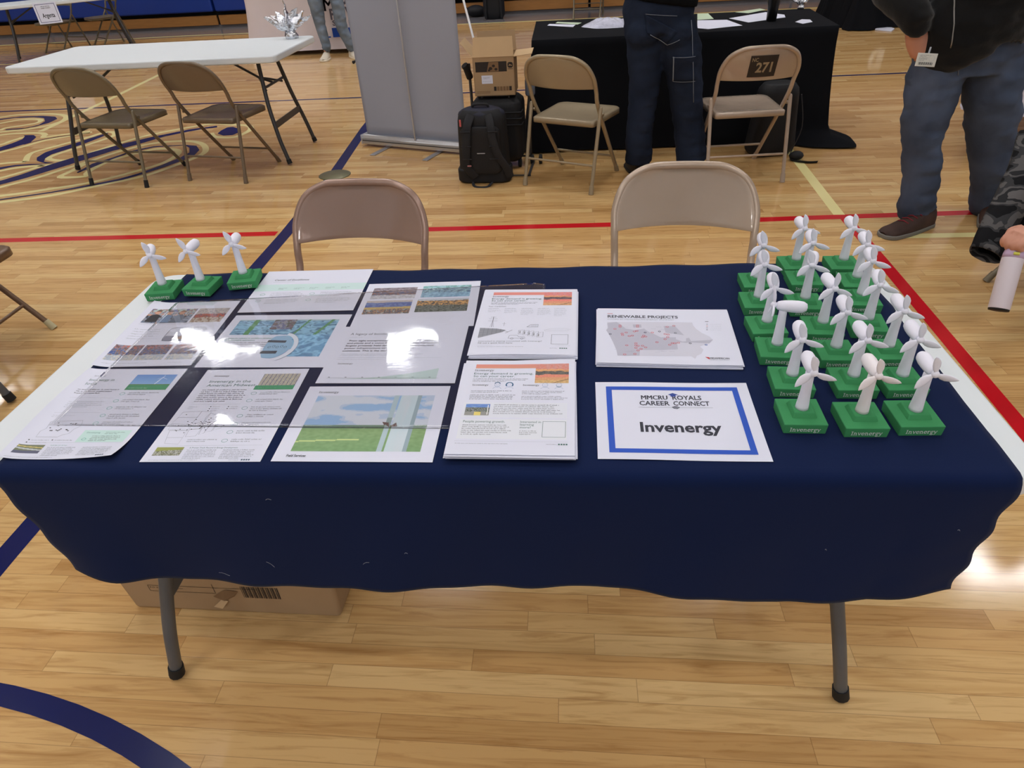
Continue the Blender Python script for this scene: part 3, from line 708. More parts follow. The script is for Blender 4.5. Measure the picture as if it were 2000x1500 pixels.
flyer(f2, 2, lambda u, v: .0015*(1-v)**4*math.sin(u*PI), 'flyer', 'portrait Energy demand is growing flyer with drawn solar panels, on the pile behind the other')
# ---- field services
s = Sheet(w, h, pose_bot((528, 901), (845, 903), w, h))
s.word(.024, .1935, .040, INK)
def field(u, v):
    if u > .70 and not (u > .93):
        if v < .0: pass
    hz = .44
    tw = (.66 < u < .70, .715 < u < .86, .86 <= u < .895)
    if tw[0]: return (176, 196, 204) if nz(0, v*8) > -.3 else (140, 160, 160)
    if tw[1]: return (196+10*nz(u*30, v*2), 212, 220)
    if tw[2]: return (150, 170, 180)
    if v > hz:
        k = nz(u*3.2, v*7, 2)+nz(u*9, v*16, 3)*.5
        b = (150, 184, 222) if k < -.18 else (206, 212, 224) if k > .05 else (182, 198, 222)
        return b
    if v > hz-.05: return (112, 140, 120)
    d = nz(u*30, v*30, 4)*10
    if abs(v-(.16+.10*u-.05*u*u)) < .012 and u < .5: return (190, 206, 140)
    return (134+d-20*(hz-v), 162+d, 112+d)
s.photo(.026, .026, .254, .186, 64, 44, field)
for q in ([(.176,.100),(.186,.090),(.182,.105)], [(.196,.104),(.186,.092),(.200,.093)], [(.170,.106),(.180,.104),(.176,.095)]): s.poly(q, rgb(110, 86, 84), 3)
s.text('Field Services', .023, .0115, .0062, INK, .034, .02)
s.done('display_sheet', 'landscape Field Services sheet with a sky and green field picture, at the front edge')
# ---- four photo page and legacy page
s = Sheet(w, h, pose_top((721, 555), (940, 548.5), w, h, .7425))
P1 = [(.35, [(176, 176, 186), (200, 200, 208)]), (.70, [(168, 112, 88), (90, 110, 150), (130, 90, 76), (70, 96, 140)]), (1.2, [(150, 140, 150), (120, 110, 120)])]
P2 = [(.4, [(150, 190, 214), (120, 160, 190)]), (.75, [(110, 146, 176), (150, 190, 200), (80, 110, 140)]), (1.2, [(160, 200, 212), (120, 170, 170)])]
P3 = [(.35, [(90, 90, 110), (190, 140, 100), (70, 80, 90), (170, 170, 170)]), (.5, [(196, 170, 110)]), (.85, [(84, 100, 160), (110, 130, 180)]), (1.2, [(190, 180, 180)])]
P4 = [(.5, [(84, 90, 88), (120, 128, 122), (64, 70, 66)]), (.85, [(110, 90, 76), (210, 160, 96), (80, 76, 80)]), (1.2, [(190, 196, 206)])]
s.photo(.018, .136, .126, .192, 38, 16, lambda u, v: bands(u, v, P1, 5)); s.photo(.140, .138, .258, .196, 38, 16, lambda u, v: bands(u, v, P2, 6))
s.photo(.014, .064, .124, .128, 38, 18, lambda u, v: bands(u, v, P3, 7)); s.photo(.136, .068, .258, .130, 38, 18, lambda u, v: bands(u, v, P4, 8))
s.done('display_sheet', 'landscape sheet with four workplace photos in a grid, at the back beside the flyers')
s = Sheet(w, h, pose_bot((614, 748.5), (890, 748.5), w, h, .7432))
s.text('A legacy of building for the future', .022, .180, .0088, GREY, .150); s.para(.022, .170, .03, 1, .003, LGREY, last=1)
s.text('From eight entrepreneurs to more than 2,500 employees', .026, .154, .0056, INK, .196, .01)
s.text('and plants and a vision for the energy to be the world\'s', .024, .144, .0056, INK, .200, .01)
s.text('largest privately held developer of clean power and', .024, .134, .0056, INK, .190, .01)
s.text('power infrastructure with more on four', .024, .124, .0056, INK, .150, .01); s.text('continents. This is the story of Invenergy.', .022, .114, .0056, INK, .150, .01)
s.para(.022, .103, .20, 2, .005, LGREY, .4); s.line([(.02, .090), (.24, .090)], .0005, LGREY); s.para(.02, .083, .16, 1, .004, LGREY, .4)
s.word(.026, .066, .032, INK)
pts = [(.02+.22*t, .014+.038*t**2.2) for t in [i/16 for i in range(17)]]
for i in range(16):
    if i == 7 or i == 11: c_ = rgb(200, 216, 216)
    else: c_ = rgb(190, 210, 210)
    s.poly([(pts[i][0], .014), (pts[i+1][0], .014), (pts[i+1][0], pts[i+1][1]), (pts[i][0], pts[i][1]+.0001)], c_, 1)
s.line([(.018, .017), (.244, .017)], .0006, GREY, 3)
for i in range(7): s.rect(.02+i*.034, .019, .024+i*.034, .021, GREY, 3)
s.done('display_sheet', 'landscape A legacy of building sheet with a pale timeline graph, above the Field Services sheet')
# ---- center of excellence
s = Sheet(w, h, pose_bot((463, 610.6), (690, 606), w, h, .7434))
s.text('Center of Excellence', .034, .160, .0085, INK, .090, .0, .15); s.rect(0.0, .105, w, .140, rgb(200, 224, 224), 1); s.line([(.034, .152), (.09, .152)], .0005, GREY)
for i in range(5): s.para(.06+i*.04, .118, .026, 2, .005, TEAL, .4, i)
for x0, y0 in ((.03, .084), (.155, .084), (.03, .052), (.155, .052)):
    s.line(arcp(x0, y0+.003, .006, .005, 0, 360, 10), .0012, rgb(130, 180, 170), 2); s.para(x0+.02, y0+.008, .088, 4, .0065, GREY, .38, int(x0*99+y0*99))
s.done('display_sheet', 'landscape Center of Excellence sheet with a pale teal band, at the back edge')
# ---- blue control room sheet
s = Sheet(w, h, pose_bot((380, 717.5), (631, 717.5), w, h, .7426))
def ctrl(u, v):
    for a, b, k in ((.16, .21, .10), (.70, .725, .35), (.93, .965, .45)):
        if a+k*(v-1)*.25 < u < b+k*(v-1)*.25: return (92+nz(u*20, v*20)*20, 146, 96)
    if .36 < u < .58 and v > .35: return blot(u, v, [(120, 100, 110), (90, 96, 90), (150, 150, 160), (110, 116, 150)], 9, 20, 6)
    if v > .93: return (170, 190, 200)
    return blot(u, v, [(96, 140, 176), (132, 176, 206), (150, 196, 222), (84, 120, 150), (140, 186, 214)], 10, 6, 5)
s.photo(.020, .128, .256, .194, 62, 22, ctrl); s.photo(.146, .040, .256, .128, 28, 26, lambda u, v: None if u < .36-.3*v*v else blot(u, v, [(96, 140, 180), (130, 180, 214), (150, 200, 230), (110, 160, 200)], 11, 4, 4))
s.line(arcp(.150, .078, .040, .052, -70, 80, 20), .010, rgb(222, 228, 240), 4); s.line(arcp(.150, .078, .045, .057, -70, 80, 20), .0008, rgb(150, 160, 180), 5)
s.poly(arcp(.146, .078, .036, .046, -80, 80, 16)+arcp(.136, .078, .014, .044, 100, 260, 10), rgb(150, 186, 216), 3)
s.line([(.122, .100), (.164, .098)], .009, rgb(74, 78, 92), 5); s.line([(.122, .056), (.158, .056)], .011, rgb(74, 78, 92), 5)
for i in range(5): s.line(arcp(.134+i*.009, .076+.003*(i % 2), .003, .004, 0, 360, 8), .001, rgb(70, 90, 110), 5)
s.text('Leading the industry in workforce development', .020, .111, .0046, rgb(84, 150, 130), .118, .012); s.text('and renewable operations', .020, .103, .0046, rgb(84, 150, 130), .07, .012)
s.para(.020, .094, .110, 7, .0078, INK, .42, 3)
s.done('display_sheet', 'landscape sheet with a blue and green control room photo, in the middle of the display')
# ---- midwest page
wp, hp = .2159, .2794
s = Sheet(wp, hp, (-.4598, -.2169, .7424, R_(.64)))
s.word(.024, .254, .032, INK)
s.text('Invenergy in the', .023, .233, .0085, rgb(96, 130, 126), .086); s.text('American Midwest', .023, .220, .0085, rgb(96, 130, 126), .100)
s.para(.020, .207, .102, 7, .0062, INK, .5, 1)
def panels(u, v):
    k = (u*9+.3*(1-v)) % 1
    if k < .14: return (110, 100, 120)
    if k < .24: return (150, 160, 170)
    return (178+nz(u*50, v*30)*40, 172+nz(u*50, v*30)*40, 160)
s.photo(.128, .222, .204, .262, 44, 10, panels); s.rect(.124, .208, .204, .222, rgb(66, 150, 108), 2); s.para(.132, .213, .04, 1, .004, rgb(190, 220, 205), .5, 1, 1)
for i in range(7):
    y0 = .196-i*.0235; s.line(arcp(.130, y0, .0055, .0045, 0, 360, 9), .0007, rgb(90, 160, 150), 2); s.para(.142, y0+.002, .062, 2 if i != 2 else 3, .0056, GREY, .5, 40+i)
s.line([(.018, .162), (.116, .162)], .0004, LGREY); s.para(.018, .153, .02, 2, .005, LGREY, .4)
for i, (x0, y0) in enumerate(((.06, .153), (.06, .147), (.095, .153), (.095, .147), (.06, .141))): s.rect(x0, y0, x0+.0022, y0+.0022, INK, 2); s.para(x0+.005, y0, .016, 1, .0032, GREY, .5, i, 1)
G2 = rgb(136, 140, 150)
for q in ([(.014,.138),(.050,.140),(.050,.122),(.012,.122)], [(.012,.122),(.050,.122),(.046,.102),(.008,.104)], [(.008,.104),(.046,.102),(.047,.084),(.010,.086)], [(.050,.140),(.070,.138),(.066,.122),(.068,.106),(.047,.104)], [(.047,.104),(.068,.104),(.072,.090),(.050,.086)], [(.070,.134),(.086,.128),(.084,.110),(.068,.106)], [(.050,.086),(.072,.088),(.070,.068),(.052,.066)], [(.072,.100),(.084,.100),(.082,.076),(.074,.072)], [(.084,.102),(.094,.102),(.094,.082),(.082,.078)], [(.096,.104),(.108,.108),(.108,.090),(.096,.084)], [(.088,.126),(.098,.134),(.108,.126),(.104,.108),(.092,.108)], [(.014,.084),(.047,.084),(.048,.064),(.018,.064)], [(.018,.064),(.048,.064),(.048,.046),(.022,.048)]):
    s.line(q, .0005, G2, 2, True)
rr = random.Random(11)
for i in range(44):
    x0 = rr.gauss(.066, .017); y0 = rr.gauss(.100, .012)
    if i > 36: x0, y0 = rr.uniform(.02, .05), rr.uniform(.05, .13)
    s.rect(x0, y0, x0+.0022, y0+.0018, INK, 3)
s.para(.060, .057, .06, 2, .005, GREY, .45, 3); s.line([(.012, .041), (.205, .043)], .0004, LGREY)
s.photo(.014, .016, .064, .038, 30, 12, lambda u, v: (150, 156, 84) if v > .62+.2*(u-.5) else blot(u, v, [(120, 122, 96), (150, 150, 130), (190, 190, 190), (100, 104, 84)], 12, 9, 7))
s.text('A Proven Track Record in Energy Development', .074, .0345, .0034, rgb(96, 130, 126), .088); s.para(.072, .029, .060, 6, .0042, GREY, .5, 21); s.para(.138, .029, .062, 6, .0042, GREY, .5, 22)
s.para(.014, .0035, .09, 1, .003, GREY, .5, 2, 1); s.para(.158, .0035, .018, 1, .003, GREY, .5, 2, 1)
for i in range(4): s.rect(.180+i*.0042, .003, .183+i*.0042, .0065, rgb(84, 100, 120), 2)
s.done('display_sheet', 'portrait American Midwest page with a dotted state map, in front beside the Iowa page')
# ---- iowa page
s = Sheet(wp, hp, pose_top((177, 721), (366, 720), wp, hp, .7430), curl=lambda u, v: .010*max(0, 1-u/.16)**2*(.35+.65*math.sin(v*PI))+.012*max(0, 1-v/.26)**2*(u-.35)**2*2.2)
s.word(.026, .252, .026, GREY)
s.text('Invenergy in', .024, .236, .0080, rgb(96, 130, 126), .054); s.text('Iowa', .024, .223, .0080, rgb(96, 130, 126), .024)
s.para(.020, .205, .090, 3, .0062, INK, .45, 1)
def sky(u, v):
    if v < .10: return (70, 146, 104)
    if v < .36: return (70, 150, 108) if v < .32 else (104, 140, 90)
    if abs(u-(.70-.18*(.85-v))) < .012 and v < .85: return (226, 234, 246)
    return (108+50*(1-v), 150+46*(1-v), 214+14*(1-v))
s.photo(.118, .205, .205, .258, 40, 20, sky)
tx = .180; ty = .246
for a in (90, 205, 330): s.line([(tx, ty), (tx+.012*math.cos(R_(a)), ty+.010*math.sin(R_(a)))], .0008, rgb(232, 238, 248), 3)
s.para(.124, .210, .04, 1, .004, rgb(190, 220, 205), .5, 1, 1)
for i in range(5):
    y0 = .192-i*.023; s.line(arcp(.122, y0, .0050, .0042, 0, 360, 9), .0009, rgb(120, 190, 180), 2); s.para(.134, y0+.002, .064, 2 if i != 3 else 3, .0056, GREY, .5, 40+i)
s.line([(.02, .178), (.112, .178)], .0004, LGREY); s.para(.026, .165, .08, 4, .0055, LGREY, .45, 7); s.line([(.02, .130), (.112, .132)], .0004, LGREY); s.para(.022, .122, .045, 2, .0042, LGREY, .45, 8)
s.rect(.114, .046, .206, .080, rgb(198, 226, 222), 1); s.text('Developing', .122, .071, .0036, rgb(70, 140, 130), .026); s.para(.158, .073, .04, 2, .004, TEAL, .45, 3); s.para(.138, .062, .058, 4, .0044, INK, .5, 9); s.line(arcp(.127, .054, .004, .003, 0, 360, 8), .001, rgb(110, 180, 170), 3)
s.line([(.030, .104), (.092, .108), (.098, .092), (.090, .082), (.088, .070), (.078, .066), (.072, .060), (.030, .060), (.028, .076), (.034, .084)], .0006, G2, 2, True)
rr = random.Random(4)
for i in range(17): s.rect(*(lambda a, b: (a, b, a+.003, b+.0022))(rr.uniform(.036, .086), rr.uniform(.074, .101)), INK, 3)
for i in range(3): s.rect(.022+.045*(i % 2), .050-.007*(i//2), .0245+.045*(i % 2), .0524-.007*(i//2), INK, 3); s.para(.028+.045*(i % 2), .050-.007*(i//2), .034, 1, .0036, GREY, .5, i, 1)
s.line([(.02, .042), (.205, .044)], .0004, LGREY)
s.photo(.014, .015, .064, .038, 24, 12, lambda u, v: (206, 190, 120) if abs(v-.85+.2*u) < .05 else (190, 194, 200) if abs(v-.62+.25*u) < .07 else (120, 126, 100) if v > .3 else (96, 98, 120))
s.para(.074, .036, .055, 1, .0036, rgb(120, 170, 160), .5, 3); s.para(.072, .030, .058, 6, .0042, GREY, .5, 21); s.para(.140, .030, .060, 6, .0042, GREY, .5, 22)
s.para(.010, .004, .09, 1, .003, GREY, .5, 2, 1)
for i in range(4): s.rect(.180+i*.0042, .005, .183+i*.0042, .0085, rgb(84, 100, 120), 2)
s.done('display_sheet', 'portrait Invenergy in Iowa page with a turbine sky picture, leftmost in the front row')
# ---- left photo page
s = Sheet(wp, hp, (-.7251, .0751, .7430, R_(1.27)), curl=lambda u, v: .007*max(0, 1-u/.2)**2)
A_ = s.L
x0, y0 = s.L(278+6, 640)
PP = [(.5, [(60, 60, 66), (110, 130, 160), (130, 130, 140), (150, 160, 180)]), (.8, [(200, 150, 130), (120, 130, 150), (180, 190, 200), (90, 70, 60)]), (1.2, [(176, 196, 196), (150, 120, 110), (90, 110, 170)])]
PQ = [(.35, [(190, 180, 170), (150, 120, 100)]), (.6, [(90, 90, 110), (190, 90, 76), (140, 90, 80)]), (1.2, [(190, 180, 176), (160, 156, 160)])]
s.photo(.014, .180, .125, .245, 40, 16, lambda u, v: bands(u, v, PP, 13)); s.photo(.130, .180, .205, .245, 28, 16, lambda u, v: bands(u, v, PQ, 14))
# people in the photo
for cx, cy, cc, hh_ in ((.034, .185, (42, 42, 48), (96, 80, 70)), (.064, .182, (120, 146, 180), (90, 60, 50)), (.094, .182, (104, 116, 134), (150, 110, 90))):
    s.poly([(cx-.014, cy), (cx+.014, cy), (cx+.011, cy+.030), (cx, cy+.036), (cx-.011, cy+.030)], rgb(*cc), 3)
    s.poly(arcp(cx, cy+.044, .0065, .009, 0, 360, 12)[:-1], rgb(206, 156, 134), 4); s.poly(arcp(cx, cy+.047, .007, .008, 10, 170, 8), rgb(*hh_), 5)
s.para(.014, .176, .19, 2, .004, LGREY, .45, 3)
s.para(.016, .150, .07, 5, .010, LGREY, .28, 6)
s.photo(.102, .100, .186, .156, 28, 14, lambda u, v: (206, 208, 222) if v > .4 else (140, 140, 158)); s.line(rrect(.086, .058, .012, 4, .144, .128), .0012, rgb(96, 100, 116), 3, True)
s.poly([(.128, .106), (.160, .106), (.164, .122), (.150, .128), (.140, .120)], rgb(170, 140, 120), 4); s.poly(arcp(.150, .134, .006, .009, 0, 360, 10)[:-1], rgb(140, 96, 96), 5)
s.line([(.018, .108), (.09, .110)], .0004, LGREY)
PR = [(.35, [(170, 180, 196), (200, 196, 190)]), (.75, [(90, 100, 130), (150, 110, 90), (120, 130, 160), (70, 90, 150)]), (1.2, [(190, 110, 96), (130, 130, 150), (120, 84, 80)])]
for i in range(3): s.photo(.010+i*.068, .024, .074+i*.066, .084, 26, 15, lambda u, v, i=i: bands(u, v, PR, 20+i))
s.para(.014, .012, .10, 1, .003, GREY, .5, 2, 1); s.para(.16, .012, .03, 1, .003, GREY, .5, 2, 1)
s.done('display_sheet', 'portrait sheet covered with people and workshop photos, at the left end behind the Iowa page')
# ---- clear plastic sheet
def film():
    m = bpy.data.materials.new('clear_plastic'); m.use_nodes = True; nt = m.node_tree; N = nt.nodes; L = nt.links; N.clear()
    out = N.new('ShaderNodeOutputMaterial'); mx = N.new('ShaderNodeMixShader'); tr = N.new('ShaderNodeBsdfTransparent'); gl = N.new('ShaderNodeBsdfGlossy')
    gl.inputs['Roughness'].default_value = .05; tr.inputs['Color'].default_value = (.97, .97, .975, 1)
    lw = N.new('ShaderNodeLayerWeight'); lw.inputs['Blend'].default_value = .5
    pw = N.new('ShaderNodeMath'); pw.operation = 'POWER'; pw.inputs[1].default_value = 4.2; L.new(lw.outputs['Facing'], pw.inputs[0])
    fr = N.new('ShaderNodeMath'); fr.operation = 'MULTIPLY_ADD'; fr.inputs[1].default_value = .9; fr.inputs[2].default_value = .04; L.new(pw.outputs[0], fr.inputs[0])
    tc = N.new('ShaderNodeTexCoord'); nn = N.new('ShaderNodeTexNoise'); nn.inputs['Scale'].default_value = 60; nn.inputs['Detail'].default_value = 3; L.new(tc.outputs['Object'], nn.inputs['Vector'])
    bp = N.new('ShaderNodeBump'); bp.inputs['Strength'].default_value = .08; bp.inputs['Distance'].default_value = .0008; L.new(nn.outputs['Fac'], bp.inputs['Height']); L.new(bp.outputs[0], gl.inputs['Normal'])
    L.new(fr.outputs[0], mx.inputs[0]); L.new(tr.outputs[0], mx.inputs[1]); L.new(gl.outputs[0], mx.inputs[2]); L.new(mx.outputs[0], out.inputs[0]); return m
M_film = film()
PA, PB, PC, PD = [at(*q, .7455) for q in ((95, 831), (883, 838), (1074, 551), (345, 590))]
def plast(u, v):
    # rounded rear right corner
    p = PA.lerp(PB, u).lerp(PD.lerp(PC, u), v)
    cu, cv = max(0, (u-.96)/.04), max(0, (v-.94)/.06); k = cu*cv
    x = p.x-.012*k; y = p.y-.010*k
    e = min(u, 1-u, v, 1-v)*12; e = min(1, e)
    z = .7458+.0011*e*(1+math.sin(x*17+y*9+.4)*math.cos(y*14-x*5+1.1))*.9+.0004*e*math.sin(x*52+y*23)
    if x > -.075: z = .7458
    if y > .215 and x < -.56: z = .7458
    return (x, y, z)
o = MB().grid(plast, 90, 60).build('plastic_sheet', M_film, solid=.0002)
tag(o, 'large clear glossy plastic sheet laid over the display pages', 'plastic sheet')
# ================================================================== turbines
def turbine_proto(foam):
    t = empty('toy_turbine', (0, 0, 0))
    mb = MB(); W, D, H = .0355, .0365, .0205
    mb.hexa([(-W+.001, -D+.001, 0), (W-.001, -D+.001, 0), (W-.001, D-.001, 0), (-W+.001, D-.001, 0)], [(-W, -D, H), (W, -D, H), (W, D, H), (-W, D, H)])
    b = mb.build('base', [M_green, M_letter], t, bevel=.0018, seg=3)
    f = MB(); f.hexa([(-.019, -.020, H-.001), (.022, -.020, H-.001), (.022, .025, H-.001), (-.019, .025, H-.001)], [(-.0150, -.0145, H+.0085), (.018, -.0145, H+.0085), (.018, .021, H+.0085), (-.0150, .021, H+.0085)])
    # join step and lettering into the base mesh
    V, Fs, tw = SW; s_ = .050/tw
    f.add([(-.0255+a*s_, -D-.0001-.0003, .0062+b_*s_*1.0) for a, b_ in V], [q for q in Fs], 1)
    me2 = f.mesh('step', [M_green, M_letter]); bm = bmesh.new(); bm.from_mesh(b.data); bm.from_mesh(me2); bm.to_mesh(b.data); bm.free()
    for p in b.data.polygons: p.use_smooth = True
    tw_ = MB(); pr = []
    for i in range(13):
        k = i/12; pr.append((.0108-.0036*k-.0006*math.sin(k*PI), H+.0083+(.104-H-.008)*k))
    tw_.lathe(pr, 20); tw_.build('tower', foam, t)
    nc = MB()
    prof = [(.001, 0), (.0055, .0005), (.0078, .003), (.0092, .008), (.0104, .016), (.0112, .026), (.0114, .038), (.0104, .047), (.0068, .0535), (.001, .055)]
    nc.lathe(prof, 20, Matrix.Rotation(-PI/2, 4, 'X')); nc.xf(lambda v: Vector((v.x, v.y-.014, v.z*1.02)))
    n_ = nc.build('nacelle', foam, t); n_.location = (0, 0, .112)
    rt = MB().ball((0, -.001, 0), (.0062, .0060, .0062), n=16).build('rotor_hub', foam, t); rt.location = (0, -.0175, .113)
    for k in range(3):
        bl = MB(); secs = []
        n = 12; prof = [(0, .0022, .0022), (.006, .0038, .0022), (.013, .0066, .0020), (.020, .0072, .0018), (.027, .0058, .0015), (.033, .0032, .0011), (.0365, .0006, .0005)]
        vs = []
        for (r, cw, ct) in prof:
            tw2 = R_(20-r*300)
            for j in range(n):
                a = 2*PI*j/n; lx = cw*math.cos(a); ly = ct*math.sin(a)
                X = lx*math.cos(tw2)-ly*math.sin(tw2)+.0018*math.sin(r/.035*PI); Y = lx*math.sin(tw2)+ly*math.cos(tw2)-.0008
                vs.append((X, Y-.004*(r/.035)**2, r))
        fs = [(i*n+j, i*n+(j+1) % n, (i+1)*n+(j+1) % n, (i+1)*n+j) for i in range(len(prof)-1) for j in range(n)]
        fs += [tuple(range(n))[::-1], tuple(range((len(prof)-1)*n, len(prof)*n))]
        bl.add(vs, fs, 0, None, True); bo = bl.build('blade', foam, rt); bo.rotation_euler = (0, R_(k*120), 0)
    return t
protoA = turbine_proto(M_foam); used = [False]
def place_turbine(px, py, yaw, rot, head, label, group, scale=1, lean=0, z=.7412, foam2=False):
    t = protoA if not used[0] else dup(protoA)
    used[0] = True
    b = at(px, py, z+.029); t.location = (b.x, b.y+.009, z); t.rotation_euler = (0, 0, R_(yaw)); t.scale = (scale,)*3
    for c in t.children:
        nm = c.name.split('.')[0]
        if nm == 'nacelle': c.rotation_euler = (0, 0, R_(head)); c.location = (lean*.02, 0, .112)
        if nm == 'rotor_hub':
            v = Matrix.Rotation(R_(head), 3, 'Z') @ Vector((0, -.0175, 0)); c.location = (v.x+lean*.02, v.y, .113)
            c.rotation_euler = (Matrix.Rotation(R_(head), 3, 'Z') @ Matrix.Rotation(R_(rot), 3, 'Y')).to_euler()
        if nm == 'tower': c.rotation_euler = (0, R_(lean*12), 0)
        if foam2 and nm != 'base':
            for q in [c]+list(c.children):
                q.data = q.data.copy(); q.data.materials[0] = M_foam2
    tag(t, label, 'toy wind turbine', group)
    return t
ORD = ['rear', 'sixth from the front', 'fifth from the front', 'fourth from the front', 'third from the front', 'second from the front', 'front']
TT = {'left': [(243,438,0,6,0),(252,555,-1,4,0),(300,700,2,3,0),(362,835,-4,0,-88),(450,1015,-3,5,4),(508,1215,-1,6,6)],
      'middle': [(473,335,1,8,8),(522,425,-2,7,3),(527,562,-3,2,-8),(630,705,-3,14,14),(710,850,-1,7,4),(813,1020,-1,8,8),(862,1235,0,7,8)],
      'right': [(750,335,-1,8,5),(832,437,-3,6,4),(860,540,-4,6,3),(897,685,-7,7,2),(1017,845,0,8,4),(1100,1018,1,9,4),(1178,1225,1,4,5)]}
for col_, rows in TT.items():
    n = len(rows)
    for i, (cx, cy, yw, rt, hd) in enumerate(rows):
        o_ = (['rear', 'fifth from the front', 'fourth from the front', 'third from the front', 'second from the front', 'front'] if n == 6 else ORD)[i]
        nm_ = 'white turbine with head turned sideways' if (col_ == 'left' and i == 3) else 'white turbine on green block'
        place_turbine(1400+cx/3, 400+cy/3-3, yw, rt-20, hd-9, f'{nm_}, {o_}, {col_} column of right cluster', 'foam turbines on the right of the table', lean=random.uniform(-.12, .05), foam2=(col_ == 'middle' and i == 6))
for i, (x_, y_, yw, rt, hd) in enumerate(((425, 795, 7, 26, 18), (925, 740, -3, 18, 3), (1480, 650, 10, 22, -2))):
    place_turbine(250+x_/6.667, 440+y_/6.667-2, yw, rt-34, hd, "white turbine on green block, %s of the three at the left rear corner" % ('leftmost', 'middle', 'rightmost')[i], 'foam turbines at the left rear', z=(.7412, .7468, .7468)[i])
# ================================================================== chairs
folding_chair('glossy brown folding chair tucked behind the navy table on the left', -.527, .69, 176, CH_BROWN)
folding_chair('glossy beige folding chair tucked behind the navy table on the right', +.540, .735, 176, CH_BEIGE, hs=1.03)
folding_chair('tan folding chair beside the backpack, left one at the black table', .225, 3.24, -26.5, CH_TAN)
def marks(t, side):
    mb = MB(); pl = MB()
    def pan(x, z):
        v = (z-.545)/.226; return -.262+.0*x-.020+(.030*0)
    vs = []
    m = MB()
    def P(x, z):
        U = x/.2; ev = max(.001, min(1, (z-.6)/(.771-.6))); v = 1-(1-ev)**.74
        yb = -.1718-.0342*(z-.6)/.065 if z < .665 else -.2050-.035*(z-.665)/.07 if z < .735 else -.240-.019*(z-.735)/.037
        return (x, yb-(.044*(1-v)+.014)*(1-U*U)-.0035, z)
    m.grid(lambda u, v: P(-.078+.156*u, .622+.118*v), 8, 8, 0)
    m2 = MB()
    put_text(m2, 'NC', .006, .0, .020, None, .034, .02, 0, 1); put_text(m2, '271', .034, -.058, .052, None, .092, .03, 0, 1)
    m2.xf(lambda v: Vector(P(-.074+v.x, .708+v.y))+Vector((0, -.0012, 0)))
    m2.v = [tuple(v) for v in m2.v]
    o = len(m.v); m.v += m2.v; m.f += [[i+o for i in f] for f in m2.f]; m.m += m2.m; m.c += m2.c; m.sm += m2.sm
    m.build('stencil_mark', [mat('black_stencil_paint', rgb(44, 36, 32), .6, var=.5, vscale=30), CH_TAN[1]], t)['label'] = 'black stencilled patch reading NC 271'
folding_chair('beige folding chair with black NC 271 stencil, right one at the black table', 1.27, 3.27, 4, CH_BEIGE, marks=marks)
folding_chair('olive grey folding chair with black feet, left one at the white table', -3.00, 3.59, -10, CH_OLIVE, caps=M_rubber)
folding_chair('brown grey folding chair, right one at the white table', -2.265, 3.62, -12, chair_mats((118, 102, 84), .35, 'dark_brown'))
# white table left background
folding_table('long white plastic folding table with two chairs and foil star', None, -2.75, 4.03, R_(-1.0), 1.98, .86, H=.765, lw=.70)
# ================================================================== foil star on the white table
M_foil = mat('silver_foil', rgb(225, 228, 235), .16, metal=1.0, bump=1.0, bscale=45, dist=.01)
def foil_star(loc, s_, label, rz=0):
    t = empty('foil_star', loc, rz, label, 'decoration')
    rr = random.Random(3); mb = MB()
    def crumple(v): n_ = noise.noise_vector(Vector(v)*38); return Vector(v)+n_*.006*s_
    base = MB().lathe([(.005, 0), (.032, .0), (.036, .012), (.026, .03), (.012, .042), (.006, .052)], 16); base.xf(lambda v: crumple(v*s_)); base.build('foil_base', M_foil, t)
    mb = MB()
    for a, L_, w_ in ((92, .130, .036), (18, .135, .026), (160, .130, .028), (55, .095, .040), (128, .090, .042), (35, .11, .030), (148, .105, .030)):
        pts = []; rs = []
        for i in range(9):
            k = i/8; pts.append((math.cos(R_(a))*L_*k, .012*math.sin(k*5+a), .05+math.sin(R_(a))*L_*k+.006*k)); rs.append((w_*(1-k)**.7*(.5+.5*math.sin(k*PI*.9+.3))+.002, .008*(1-k)+.002))
        mb.tube(pts, rs, 10)
    mb.xf(lambda v: crumple(v*s_)+noise.noise_vector(v*60)*.008*s_); mb.build('foil_fan', M_foil, t)
    return t
p = at(578, 67, .74); foil_star((-1.90, 4.33, .766), 1.45, 'crumpled silver foil star standing on the far end of the white table', .1)
# ================================================================== roll up banner seen from behind
M_bgrey = mat('grey_banner_back', rgb(158, 162, 176), .7, bump=.08, bscale=3, dist=.01, var=.03, vscale=2)
M_alu = mat('brushed_aluminium', rgb(200, 202, 208), .3, metal=.8, var=.05, vscale=30)
bt = empty('rollup_banner', (-.985, 4.01, 0), R_(-21.5), 'tall roll-up banner showing its plain grey back and silver base', 'banner')
mb = MB(); pr = [(-.045, .018), (.045, .018), (.05, .03), (.045, .065), (.02, .088), (-.02, .088), (-.045, .065), (-.05, .03)]
mb.hexa([(-.475, y, z) for y, z in pr], [(.475, y, z) for y, z in pr]); mb.build('cassette', M_alu, bt, bevel=.004)
MB().box((-.480, -.052, .015), (-.473, .052, .09)).box((.473, -.052, .015), (.480, .052, .09)).build('end_cap', M_alu, bt, bevel=.003)
MB().box((-.465, -.0515, .046), (.465, -.0495, .052)).build('groove', M_darkleg, bt)
for x0 in (-.25, .22):
    MB().prism([(x0-.022, -.24), (x0+.022, -.24), (x0+.022, .12), (x0-.022, .12)], .001, .008).build('foot_plate', M_alu, bt, bevel=.002)
MB().grid(lambda u, v: (-.45+.90*u, .005+.006*math.sin(u*7)*math.sin(v*3)+.01*math.sin(v*PI), .085+2.0*v), 30, 30).build('banner_panel', M_bgrey, bt, solid=.0008)
MB().tube([(.02, -.03, .08), (.02, -.028, .9), (.02, -.02, 2.05)], .0075, 10).build('support_pole', M_alu, bt)
